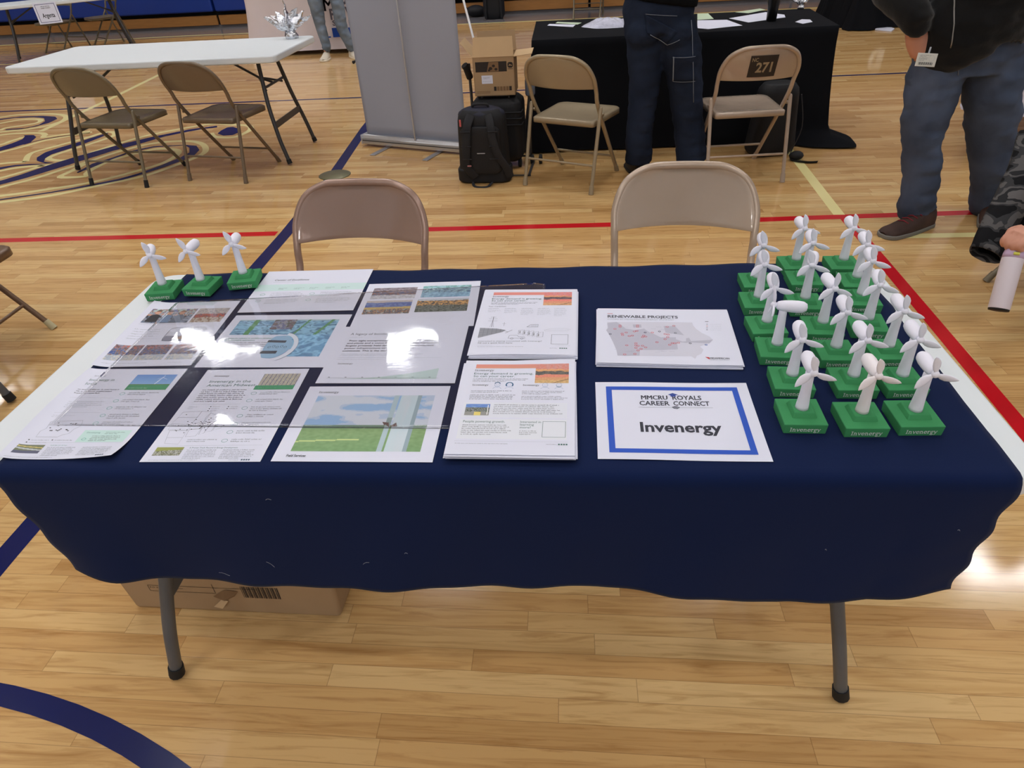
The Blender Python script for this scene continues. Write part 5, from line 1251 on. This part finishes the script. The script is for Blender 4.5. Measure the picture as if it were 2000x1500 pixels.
def shoe(par, ankle, toe, m, sole, w=.048, lace=None, nm='shoe'):
    a = Vector(ankle); t = Vector(toe); f = (t-a); f.z = 0; L_ = f.length; f.normalize(); s_ = Vector((f.y, -f.x, 0)); base = Vector((a.x, a.y, 0))
    M = Matrix((( f.x, s_.x, 0, base.x), (f.y, s_.y, 0, base.y), (0, 0, 1, 0), (0, 0, 0, 1)))
    def pro(k):  # outline half width along the foot, k 0 heel..1 toe
        return w*(.62+.38*math.sin(min(1, k*1.5)*PI/2))*(1-.10*math.sin(k*PI*1.0+2.4)) * (1 if k < .86 else math.sqrt(max(0, 1-((k-.86)/.15)**2)))*(1 if k > .06 else (.6+.4*math.sqrt(k/.06)))
    x0 = -.075; x1 = L_
    st = [(x0+(x1-x0)*k, max(.004, pro(k))) for k in [i/22 for i in range(23)]]
    pts = [(x, y) for x, y in st]+[(x, -y) for x, y in st[::-1]]
    mb = MB(); mb.prism([(x, y*1.06) for x, y in pts], .0, .022, M=M); so = mb.build(nm+'_sole', sole, par, bevel=.005)
    up = MB(); vs = []; n = 14; K = 20
    for i in range(K+1):
        k = i/K; x = x0+.004+(x1-x0-.008)*k; y = pro(k)*.97; top = .105 if k < .28 else .105-(.105-.052)*min(1, (k-.28)/.5)
        if k > .78: top = .052*math.sqrt(max(.05, 1-((k-.78)/.23)**2))
        if k < .05: top = .07+k*.7
        top = max(top, .03)
        for j in range(n+1):
            a_ = PI*j/n; vs.append(M @ Vector((x, y*math.cos(a_)*(1 if math.sin(a_) < .6 else .98), .018+(top-.018)*math.sin(a_)**.7)))
    fs = [(i*(n+1)+j, i*(n+1)+j+1, (i+1)*(n+1)+j+1, (i+1)*(n+1)+j) for i in range(K) for j in range(n)]
    fs += [tuple(range(n+1)), tuple(range(K*(n+1), (K+1)*(n+1)))[::-1]]
    up.add(vs, fs, 0, None, True); uo = up.build(nm, m, par)
    if lace:
        for k in (.40, .48, .56, .64):
            x = x0+(x1-x0)*k; top = .105-(.053)*min(1, (k-.28)/.5)+.004
            MB().tube([M @ Vector((x-.006, -.028, top-.008)), M @ Vector((x, 0, top)), M @ Vector((x+.006, .028, top-.008))], .0028, 6).build('lace', lace, uo)
    return so
def P2(px, py, Y): return aty(px, py, Y)
# ---- person in dark jeans seen from behind
Y1 = 3.24
m1 = empty('person', (.80, Y1, 0), 0, 'person seen from behind in dark work jeans and black top, standing at the black table', 'person')
hipL, hipR = Vector((.65, Y1, .86)), Vector((.81, Y1, .86)); kneeL, kneeR = P2(1257, 195, Y1), P2(1339, 185, Y1); ankL, ankR = Vector((.645, Y1+.02, .06)), Vector((.985, Y1-.02, .06))
ct = Vector((.73, Y1, 1.0)); hd = Vector((.75, Y1+.06, 1.66))
def I(v): return v-Vector((0, 0, 0))
b = MB()
limb(b, [ct, ct+Vector((0, .0, .22)), ct+Vector((0, .01, .42)), Vector((.74, Y1+.02, 1.52))], [(.08, .12), (.10, .15), (.09, .18), (.055, .06)], flat=(0, 1, 0)); limb(b, [Vector((.74, Y1+.02, 1.46)), hd], [.055, .05]); head(b, hd, (0, 1, 0))
for h_, k_, a_ in ((hipL, kneeL, ankL), (hipR, kneeR, ankR)): limb(b, [h_+Vector((0, 0, .05)), h_, k_, a_], [.06, .065, .050, .035])
for s_ in (-1, 1):
    sh = Vector((.74+.19*s_, Y1+.02, 1.42)); el = Vector((.74+.25*s_, Y1+.12, 1.14)); wr_ = Vector((.74+.02*s_, Y1+.36, 1.16))
    limb(b, [ct+Vector((.1*s_, 0, .42)), sh, el, wr_], [.06, .058, .042, .030]); fingers(b, wr_+Vector((0, .06, 0)), (0, 1, 0), (s_, 0, 0), (0, 0, -1), .5)
b.xf(lambda v: v-Vector((.80, Y1, 0))); b.fuse('body', M_skin, m1, .011, 5)
j = MB()
limb(j, [P2(1286, 0, Y1)+Vector((.02, 0, .06)), P2(1286, 20, Y1), P2(1288, 60, Y1)], [(.115, .200), (.125, .205), (.125, .200)], flat=(0, 1, 0))
limb(j, [P2(1255, 45, Y1), P2(1259, 105, Y1), P2(1257, 182, Y1), P2(1250, 245, Y1), ankL+Vector((.0, 0, .03))], [(.11, .11), .103, .090, .083, .088])
limb(j, [P2(1318, 45, Y1), P2(1330, 105, Y1), P2(1339, 175, Y1), P2(1345, 245, Y1), ankR+Vector((0, 0, .03))], [(.115, .115), .122, .100, .094, .100])
j.ball(P2(1254, 62, Y1)+Vector((0, -.05, 0)), (.095, .09, .10), n=16); j.ball(P2(1320, 66, Y1)+Vector((0, -.05, 0)), (.10, .09, .10), n=16)
def wrinkle(v, amp=.006, z0=.0):
    n_ = noise.noise(Vector((v.x*7, v.y*7, v.z*16)))+.5*noise.noise(Vector((v.x*15, v.y*15, v.z*34))); return Vector((v.x, v.y, v.z))+Vector((n_*amp, -n_*amp*1.5, 0))
jo = j.xf(lambda v: v-Vector((.80, Y1, 0))).fuse('jeans', M_jean1, m1, .011, 4)
for v in jo.data.vertices: v.co = wrinkle(v.co, .007)
def surf_patch(obj, par, name, m, quad_px, Y, lift=.004, n=10, off=Vector((0, 0, 0))):
    """cloth patch laid on the surface of obj: rays from the front are stopped on the mesh, then lifted"""
    bm = bmesh.new(); bm.from_mesh(obj.data)
    from mathutils.bvhtree import BVHTree
    tr = BVHTree.FromBMesh(bm); mb = MB(); q = [aty(a, b, Y)-off for a, b in quad_px]; vs = []
    for j_ in range(n+1):
        for i_ in range(n+1):
            u, v = i_/n, j_/n; p = q[0].lerp(q[1], u).lerp(q[3].lerp(q[2], u), v)
            h = tr.ray_cast(Vector((p.x, p.y-1.2, p.z)), Vector((0, 1, 0)))
            yy = h[0].y-lift if h[0] else p.y-.1
            vs.append((p.x, yy, p.z))
    fs = [(j_*(n+1)+i_, j_*(n+1)+i_+1, (j_+1)*(n+1)+i_+1, (j_+1)*(n+1)+i_) for j_ in range(n) for i_ in range(n)]
    bm.free(); return MB().add(vs, fs, 0, None, True).build(name, m, par, solid=.0015)
O1 = Vector((.80, Y1, 0))
surf_patch(jo, m1, 'leg_pocket', M_jean1, [(1315, 160), (1358, 158), (1357, 108), (1314, 110)], Y1-.1, .006, off=O1)
surf_patch(jo, m1, 'back_pocket', M_jean1, [(1262, 62), (1300, 85), (1322, 60), (1258, 26)], Y1-.1, .006, off=O1)
for qd in ([(1313, 112), (1358, 110), (1358, 109), (1313, 111)], [(1315, 161), (1358, 159), (1358, 158), (1315, 160)], [(1314, 160), (1316, 160), (1316, 110), (1314, 110)], [(1260, 27), (1322, 31), (1322, 30), (1260, 26)], [(1268, 66), (1302, 88), (1303, 87), (1269, 65)], [(1302, 88), (1326, 76), (1326, 75), (1302, 87)], [(1354, 200), (1355, 200), (1352, 40), (1351, 40)]):
    surf_patch(jo, m1, 'seam', M_stitch, qd, Y1-.1, .0085, n=6, off=O1)
tp = MB(); limb(tp, [P2(1290, 4, Y1)+Vector((0, 0, .0)), ct+Vector((0, 0, .12)), ct+Vector((0, 0, .42)), Vector((.74, Y1+.02, 1.50))], [(.135, .215), (.135, .205), (.125, .22), (.07, .08)], flat=(0, 1, 0))
for s_ in (-1, 1):
    sh = Vector((.74+.19*s_, Y1+.02, 1.42)); el = Vector((.74+.26*s_, Y1+.12, 1.14)); wr_ = Vector((.74+.02*s_, Y1+.36, 1.16)); limb(tp, [ct+Vector((.1*s_, 0, .42)), sh, el, wr_], [.08, .078, .062, .048])
tp.xf(lambda v: v-O1).fuse('jacket', M_jacket, m1, .012, 5); face_parts(hd-O1, (0, 1, 0), m1, M_hair)
M_shoe_b = mat('dark_leather', rgb(38, 32, 30), .5); M_sole_g = mat('grey_sole', rgb(120, 118, 112), .7)
for a_, t_ in ((ankL-O1, ankL-O1+Vector((-.03, .21, 0))), (ankR-O1, ankR-O1+Vector((.05, .21, 0)))): shoe(m1, a_, t_, M_shoe_b, M_rubber)
# ---- man in black hoodie and blue jeans
Y2 = 2.36; O2 = Vector((2.15, Y2, 0))
m2 = empty('person', O2, 0, 'man in black zip hoodie and blue jeans, hands in his pockets, standing right', 'person')
hL = P2(1826, 130, Y2); hR = P2(1938, 130, Y2+.03); kL = P2(1800, 284, Y2-.02); kR = P2(1937, 284, Y2+.06); aL = P2(1790, 415, Y2-.04); aR = P2(1930, 418, Y2+.10)
aL.z = .075; aR.z = .075
ct = (hL+hR)/2; hd = Vector((ct.x+.02, Y2+.02, 1.70)); b = MB()
limb(b, [ct+Vector((0, 0, .03)), ct+Vector((0, 0, .22)), Vector((ct.x, Y2, 1.36)), Vector((ct.x, Y2, 1.56))], [(.13, .19), (.14, .19), (.12, .20), (.06, .07)], flat=(0, 1, 0)); limb(b, [Vector((ct.x, Y2, 1.50)), hd], [.06, .055]); head(b, hd, (-.1, -1, 0), 1.03)
for h_, k_, a_ in ((hL, kL, aL), (hR, kR, aR)): limb(b, [h_+Vector((0, 0, .06)), h_, k_, a_], [.10, .095, .062, .04])
wl_ = [P2(1786, 30, Y2-.10), P2(1792, 78, Y2-.08), P2(1800, 104, Y2-.07)]; wr2 = [P2(2002, 34, Y2-.10), P2(1990, 66, Y2-.08), P2(1975, 96, Y2-.07)]
for s_, W3 in ((-1, wl_), (1, wr2)):
    sh = Vector((ct.x+.21*s_, Y2, 1.44)); el = Vector((ct.x+.40*s_, Y2+.08, 1.17)); limb(b, [Vector((ct.x+.1*s_, Y2, 1.44)), sh, el, W3[0]], [.065, .062, .048, .036])
    limb(b, [W3[0], W3[1], W3[2]], [(.036, .040), (.038, .050), (.028, .046)], flat=(0, 1, 0)); fingers(b, W3[1], (W3[2]-W3[0]), (s_, 0, 0), (0, .6, -.4), .45)
b.xf(lambda v: v-O2).fuse('body', M_skin, m2, .010, 4)
j = MB()
limb(j, [ct+Vector((0, 0, .17)), ct+Vector((0, 0, .09)), ct+Vector((0, 0, -.02))], [(.155, .235), (.160, .245), (.14, .235)], flat=(0, 1, 0))
limb(j, [hL+Vector((.02, 0, .06)), P2(1824, 170, Y2), P2(1808, 230, Y2-.01), kL, P2(1800, 350, Y2-.03), P2(1789, 395, Y2-.04), Vector((aL.x, aL.y, .075))], [.13, .124, .108, .092, .086, .086, .090])
limb(j, [hR+Vector((-.02, 0, .06)), P2(1938, 170, Y2+.03), P2(1938, 230, Y2+.05), kR, P2(1936, 350, Y2+.08), P2(1930, 395, Y2+.10), Vector((aR.x, aR.y, .075))], [.13, .126, .116, .103, .094, .092, .094])
jo = j.xf(lambda v: v-O2).fuse('jeans', M_jean2, m2, .011, 4)
for v in jo.data.vertices: v.co = wrinkle(v.co, .008)
surf_patch(jo, m2, 'fly_seam', M_stitch, [(1876, 150), (1877.5, 150), (1880, 106), (1878, 106)], Y2-.15, .004, n=8, off=O2)
tp = MB(); limb(tp, [P2(1888, 92, Y2), P2(1886, 60, Y2-.01), Vector((ct.x+.01, Y2-.02, 1.08)), Vector((ct.x, Y2, 1.36)), Vector((ct.x, Y2, 1.55))], [(.165, .175), (.195, .245), (.19, .26), (.15, .25), (.08, .09)], flat=(0, 1, 0))
for s_, W3 in ((-1, wl_), (1, wr2)):
    sh = Vector((ct.x+.22*s_, Y2, 1.44)); el = Vector((ct.x+.42*s_, Y2+.08, 1.17)); ce = W3[0].lerp(W3[1], .45)
    limb(tp, [Vector((ct.x+.1*s_, Y2, 1.44)), sh, el, W3[0], ce], [.09, .088, .088, .070, .056])
to = tp.xf(lambda v: v-O2).fuse('hoodie', M_knit, m2, .012, 5)
for v in to.data.vertices: v.co = wrinkle(v.co, .010)
surf_patch(to, m2, 'zipper', mat('zip_metal', rgb(150, 148, 144), .4, metal=.7), [(1871, 100), (1873, 100), (1897, -40), (1895, -40)], Y2-.25, .003, n=14, off=O2)
# badge
c0 = P2(1809, 117, Y2-.20); bd = Sheet(.086, .054, base=rgb(226, 228, 222)); bd.para(.012, .045, .05, 2, .005, GREY, .5, 1); bd.para(.010, .034, .04, 3, .005, GREY, .5, 2); bd.line(arcp(.064, .034, .012, .012, 0, 360, 14), .0006, LGREY)
for k in range(20): bd.rect(.012+k*.0031, .007, .012+k*.0031+(.001, .0018, .0022)[k % 3], .018, INK, 2)
bd.xf(lambda v: Vector((c0.x+(v.x-.043)*1.0, c0.y-.0015-v.z, c0.z+(v.y-.027)-(v.x-.043)*.09))-O2); bo_ = bd.build('id_badge', M_PRINT, m2, solid=.001); bo_['label'] = 'white badge with barcode'
cl_ = P2(1818, 92, Y2-.17)-O2; MB().tube([cl_, cl_+Vector((-.012, -.02, -.05))], .004, 8).build('badge_clip', mat('clear_clip', rgb(170, 176, 184), .2), m2)
M_hike = mat('brown_black_boot', rgb(44, 34, 32), .7, var=.6, vscale=14, vcol=rgb(84, 56, 46)); M_lace = mat('red_lace', rgb(130, 30, 44), .7)
shoe(m2, (2.04-O2.x, 2.285-O2.y, 0), (1.795-O2.x, 2.165-O2.y, 0), M_hike, M_sole_g, .052, M_lace)
sp_ = at(1908, 428); shoe(m2, (aR.x-O2.x, aR.y-O2.y, 0), (sp_.x-.02-O2.x, sp_.y-.17-O2.y, 0), M_hike, M_sole_g, .050, M_lace)
face_parts(hd-O2, (-.1, -1, 0), m2, M_hair, 1.03)
# ---- far person in light jeans and pale sneakers
Y3 = 8.15; O3 = Vector((-2.75, Y3, 0)); m3 = empty('person', O3, 0, 'far person in light blue jeans and cream sneakers, standing before the lettered cloth', 'person')
aL = Vector((-2.93, Y3, .09)); aR = Vector((-2.60, Y3+.05, .09)); hL = Vector((-2.96, Y3, .86)); hR = Vector((-2.76, Y3, .86)); ct = Vector((-2.86, Y3, .92)); b = MB(); hd = Vector((-2.86, Y3, 1.62))
limb(b, [ct, ct+Vector((0, 0, .2)), ct+Vector((0, 0, .42)), Vector((-2.86, Y3, 1.48))], [(.09, .15), (.09, .14), (.10, .17), (.05, .06)], flat=(0, 1, 0)); limb(b, [Vector((-2.86, Y3, 1.44)), hd], [.05, .045]); head(b, hd, (0, -1, 0), .97)
for h_, k_, a_ in ((hL, P2(628, 50, Y3), aL), (hR, P2(669, 50, Y3), aR)): limb(b, [h_, k_, a_], [.050, .034, .028])
for s_ in (-1, 1): 
    wv_ = Vector((-2.86+.10*s_, Y3-.20, 1.10)); limb(b, [ct+Vector((.08*s_, 0, .40)), ct+Vector((.18*s_, 0, .40)), ct+Vector((.23*s_, .02, .16)), wv_], [.05, .05, .04, .028]); fingers(b, wv_+Vector((0, 0, -.06)), (0, 0, -1), (0, -1, 0), (-s_, 0, 0), .4)
b.xf(lambda v: v-O3).fuse('body', M_skin, m3, .012, 4); j = MB()
limb(j, [ct+Vector((0, 0, .12)), ct+Vector((0, 0, .03)), ct+Vector((0, 0, -.06))], [(.11, .17), (.12, .18), (.11, .17)], flat=(0, 1, 0))
kL = P2(626, 50, Y3); kR = P2(667, 50, Y3)
limb(j, [hL, P2(615, 0, Y3), kL, P2(637, 88, Y3), aL+Vector((0, 0, .02))], [.10, .095, .068, .056, .060]); limb(j, [hR, P2(657, 0, Y3), kR, P2(682, 84, Y3), aR+Vector((0, 0, .03))], [.10, .082, .074, .062, .066])
jo = j.xf(lambda v: v-O3).fuse('jeans', M_jean3, m3, .012, 4)
for v in jo.data.vertices: v.co = wrinkle(v.co, .012)
tp = MB(); limb(tp, [ct+Vector((0, 0, .02)), ct+Vector((0, 0, .2)), ct+Vector((0, 0, .42)), Vector((-2.86, Y3, 1.47))], [(.13, .19), (.12, .17), (.12, .19), (.06, .07)], flat=(0, 1, 0))
for s_ in (-1, 1): limb(tp, [ct+Vector((.08*s_, 0, .40)), ct+Vector((.18*s_, 0, .40)), ct+Vector((.23*s_, .02, .16)), Vector((-2.86+.12*s_, Y3-.18, 1.10))], [.07, .07, .055, .04])
tp.xf(lambda v: v-O3).fuse('sweatshirt', mat('grey_sweatshirt', rgb(96, 100, 110), .9), m3, .013, 4); face_parts(hd-O3, (0, -1, 0), m3, M_hair, .97)
M_snk = mat('cream_knit', rgb(216, 206, 188), .8, bump=.3, bscale=200, dist=.002); M_sol = mat('cream_sole', rgb(232, 222, 200), .6)
shoe(m3, aL-O3, aL-O3+Vector((.0, -.19, 0)), M_snk, M_sol, .05); shoe(m3, aR-O3, aR-O3+Vector((.12, -.15, 0)), M_snk, M_sol, .05)
# ---- seated person at the right edge, only the camouflage garment and a hand in frame
def camo():
    m = mat('grey_camouflage', rgb(40, 40, 42), .85, spec=.12, bump=.5, bscale=12, dist=.01); nt = m.node_tree; N = nt.nodes; L = nt.links
    tc = N.new('ShaderNodeTexCoord'); mp = N.new('ShaderNodeMapping'); mp.inputs['Scale'].default_value = (5, 5, 13); L.new(tc.outputs['Object'], mp.inputs[0])
    n = N.new('ShaderNodeTexNoise'); n.inputs['Scale'].default_value = 1.5; n.inputs['Detail'].default_value = 2.5; n.inputs['Distortion'].default_value = .4; L.new(mp.outputs[0], n.inputs['Vector'])
    r = N.new('ShaderNodeValToRGB'); r.color_ramp.interpolation = 'CONSTANT'; e = r.color_ramp.elements; e[0].color = rgb(22, 22, 24); e[0].position = 0; e[1].position = .44; e[1].color = rgb(54, 54, 56)
    for p_, c_ in ((.50, (86, 84, 84)), (.56, (40, 40, 42)), (.63, (96, 93, 93))): q_ = e.new(p_); q_.color = rgb(c_)
    L.new(n.outputs['Fac'], r.inputs[0]); L.new(r.outputs[0], N['Principled BSDF'].inputs['Base Color']); return m
M_camo = camo()
chp = at(1922, 552); ch = folding_chair('grey folding chair under the seated person at the right edge', chp.x+.27, chp.y-.17, 95, CH_OLIVE)
O4 = Vector((2.25, 1.42, 0)); m4 = empty('person', O4, 0, 'seated person at the right edge in dark camouflage clothes, holding a pale bottle', 'person')
hv = dep(1999, 456, 2.06); b = MB(); pel = Vector((2.62, 1.50, .53)); hd = Vector((2.40, 1.22, 1.30))
limb(b, [pel, Vector((2.58, 1.45, .75)), Vector((2.48, 1.35, 1.0)), Vector((2.42, 1.28, 1.16))], [(.11, .17), (.10, .15), (.10, .17), (.05, .055)], flat=(-.5, -.9, 0)); limb(b, [Vector((2.42, 1.28, 1.13)), hd], [.05, .048]); head(b, hd, (-.6, -.8, 0), .98)
for dx in ((-.10, .10), (.10, -.04)):
    hp_ = pel+Vector((dx[0], dx[1], 0)); kn = hp_+Vector((-.38, -.16, -.03)); an = Vector((kn.x+.16, kn.y+.06, .09)); limb(b, [hp_, kn, an], [.08, .055, .035])
el = Vector((2.12, 1.04, .84)); limb(b, [Vector((2.34, 1.16, 1.08)), el, hv+Vector((.14, .06, .05)), hv+Vector((.055, .02, .02))], [.05, .042, .034, .027])
fd = Vector((-.92, -.35, -.05)).normalized(); fingers(b, hv+Vector((.01, 0, .0)), fd, Vector((.30, -.95, 0)), Vector((0, 0, -1)), 1.25, 1.0)
limb(b, [Vector((2.54, 1.24, 1.08)), Vector((2.62, 1.0, .86)), Vector((2.44, .88, .66))], [.05, .04, .03]); fingers(b, Vector((2.37, .86, .65)), (-1, -.1, 0), (0, -1, 0), (0, 0, -1), .6)
b.xf(lambda v: v-O4).fuse('body', M_skin, m4, .0046, 2)
tp = MB(); limb(tp, [pel+Vector((0, 0, .04)), Vector((2.58, 1.45, .75)), Vector((2.48, 1.35, 1.0)), Vector((2.42, 1.28, 1.15))], [(.15, .21), (.14, .19), (.13, .20), (.07, .08)], flat=(-.5, -.9, 0))
limb(tp, [Vector((2.34, 1.16, 1.08)), el, hv+Vector((.20, .09, .08)), hv+Vector((.13, .05, .045))], [.075, .06, .05, .042]); limb(tp, [Vector((2.54, 1.24, 1.08)), Vector((2.62, 1.0, .86)), Vector((2.48, .90, .70))], [.07, .055, .045])
limb(tp, [Vector((2.34, 1.30, .95)), Vector((2.16, 1.28, .78)), dep(2040, 380, 2.42), dep(2020, 450, 2.38)], [(.03, .10), (.03, .09), (.03, .08), (.025, .06)], flat=(-.6, -.8, 0))
tp.xf(lambda v: v-O4).fuse('black_jacket', M_jacket, m4, .010, 4)
pn = MB()
for dx in ((-.10, .10), (.10, -.04)):
    hp_ = pel+Vector((dx[0], dx[1], 0)); kn = hp_+Vector((-.38, -.16, -.03)); an = Vector((kn.x+.15, kn.y+.055, .14)); limb(pn, [hp_, kn, kn+Vector((-.02, -.01, -.10)), an], [.10, .078, .075, .062])
pn.xf(lambda v: v-O4).fuse('camouflage_trousers', M_camo, m4, .012, 4)
for dx in ((-.10, .10), (.10, -.04)):
    kn = pel+Vector((dx[0]-.40, dx[1]-.18, 0))-O4; shoe(m4, (kn.x+.17, kn.y+.07, 0), (kn.x+.02, kn.y-.03, 0), M_shoe_b, M_rubber)
# hanging camouflage sleeve with an open cuff
S0, S1, S2, S3 = dep(2022, 270, 2.45), dep(1996, 350, 2.38), dep(1958, 425, 2.33), dep(1924, 498, 2.29)
pts = smooth_path([S0, S1, S2, S3], 8); n = 24; k_ = len(pts); vs = []; fl_ = Vector((.8, -.6, 0))
for i, p in enumerate(pts):
    t_ = (pts[min(i+1, k_-1)]-pts[max(i-1, 0)]).normalized(); u = (RX-t_*RX.dot(t_)).normalized(); w_ = t_.cross(u); q_ = i/(k_-1); ru = .062-.006*q_; rw = .034
    for jx in range(n):
        a = 2*PI*jx/n; nn_ = 1+.10*noise.noise(Vector((math.cos(a)*2, math.sin(a)*2, q_*6))); vs.append(p+u*ru*nn_*math.cos(a)+w_*rw*nn_*math.sin(a)-O4)
fs = [(i*n+jx, i*n+(jx+1) % n, (i+1)*n+(jx+1) % n, (i+1)*n+jx) for i in range(k_-1) for jx in range(n)]
MB().add(vs, fs, 0, None, True).build('hanging_sleeve', M_camo, m4, solid=.004)
face_parts(hd-O4, (-.6, -.8, 0), m4, M_hair, .98)
# bottle held by its loop
b0 = dep(1950, 606, 2.10); b1 = dep(1982, 492, 2.08); ax = (b1-b0).normalized(); xx = ax.orthogonal().normalized(); yy = ax.cross(xx); 
t = empty('drink_bottle', b0, 0, 'pale pinkish white drink bottle with grey lid, held by the seated person at the right', 'bottle')
Mx = Matrix((( xx.x, yy.x, ax.x, 0), (xx.y, yy.y, ax.y, 0), (xx.z, yy.z, ax.z, 0), (0, 0, 0, 1))); Lb = (b1-b0).length; k = Lb/.215
M_bot = mat('pinkish_white_bottle', rgb(214, 204, 212), .5, bump=.1, bscale=300, dist=.001); M_lav = mat('lavender_collar', rgb(196, 172, 204), .45); M_gl = mat('grey_lid', rgb(140, 140, 146), .4)
MB().lathe([(0.024, 0), (0.0288, 0.003), (0.03, 0.008), (0.03, 0.16), (0.0292, 0.168)], 32, Mx).build('bottle_body', M_bot, t)
MB().lathe([(0.0298, 0.165), (0.0292, 0.178), (0.0248, 0.198), (0.024, 0.2)], 32, Mx).build('collar', M_lav, t)
MB().lathe([(0.0236, 0.198), (0.0232, 0.206), (0.0208, 0.216), (0.016, 0.22)], 32, Mx).build('lid', M_gl, t)
MB().lathe([(0.0284, -0.001), (0.0292, 0.004), (0.0288, 0.006)], 32, Mx).build('base_ring', M_rubber, t)
nf = (CAM-b1).normalized(); nf = (nf-ax*nf.dot(ax)).normalized(); cpos = ax*.176-b0*0+nf*.030-nf.cross(ax)*.006
MB().tube([cpos-nf.cross(ax)*.008, cpos+nf.cross(ax)*.008], .005, 8).build('yellow_tab', mat('yellow_tab', rgb(214, 214, 90), .5), t)
tl = ax*.214; hvv = hv-b0; MB().tube(smooth_path([tl-nf*.0+nf.cross(ax)*.014, (tl+hvv)/2+nf.cross(ax)*.022, hvv+Vector((0, 0, -.014)), (tl+hvv)/2-nf.cross(ax)*.02, tl-nf.cross(ax)*.014], 5), [(.003, .007)]*21, 8).build('carry_loop', mat('tan_loop', rgb(206, 160, 110), .6), t)
# ================================================================== gym shell, lamps, camera
M_wall = mat('cream_wall', rgb(204, 196, 182), .8); M_ceil = mat('gym_ceiling', rgb(196, 196, 198), .9)
o = MB().box((-17, 13.2, 0), (15, 13.4, 8.2)).build('wall_back', M_wall); tag(o, 'cream gym wall behind the bleachers', 'wall', kind='structure')
o = MB().box((-17.2, -15, 0), (-17, 14, 8.2)).build('wall_left', M_wall); tag(o, 'cream gym side wall', 'wall', kind='structure')
o = MB().box((-17.2, -15, 8.2), (15, 14, 8.4)).build('ceiling', M_ceil); tag(o, 'light grey gym ceiling', 'ceiling', kind='structure')
M_led = bpy.data.materials.new('led_diffuser'); M_led.use_nodes = True; bs = M_led.node_tree.nodes['Principled BSDF']; bs.inputs['Emission Color'].default_value = (.97, .98, 1, 1); bs.inputs['Emission Strength'].default_value = LED_S
i = 0
for (x, y) in LAMPS:
    t = empty('ceiling_light', (x, y, 7.56), 0, 'rectangular gym ceiling lamp', 'ceiling lamp', 'gym ceiling lamps')
    MB().box((-.62, -.32, .0), (.62, .32, .09)).build('housing', M_white_plastic, t); MB().box((-.60, -.30, -.012), (.60, .30, -.001)).build('diffuser', M_led, t)
    MB().tube([(0, 0, .09), (0, 0, .64)], .02, 8).build('hanger', M_darkleg, t)
cam = bpy.data.cameras.new('camera'); co = bpy.data.objects.new('camera', cam); COL.objects.link(co)
cam.sensor_width = 36; cam.sensor_fit = 'HORIZONTAL'; cam.lens = F/2000*36; cam.clip_start = .05; cam.clip_end = 100
Mc = Matrix(((RX.x, UX.x, -DX.x, CAM.x), (RX.y, UX.y, -DX.y, CAM.y), (RX.z, UX.z, -DX.z, CAM.z), (0, 0, 0, 1))); co.matrix_world = Mc; SC.camera = co
wd = bpy.data.worlds.new('world'); SC.world = wd; wd.use_nodes = True; bg = wd.node_tree.nodes['Background']; bg.inputs[0].default_value = (.92, .96, 1, 1); bg.inputs[1].default_value = WORLD_S
SC.view_settings.view_transform = 'Standard'; SC.view_settings.look = 'None'; SC.view_settings.gamma = 1; SC.view_settings.exposure = EXPO; SC.view_settings.use_curve_mapping = False
bpy.context.view_layer.update()
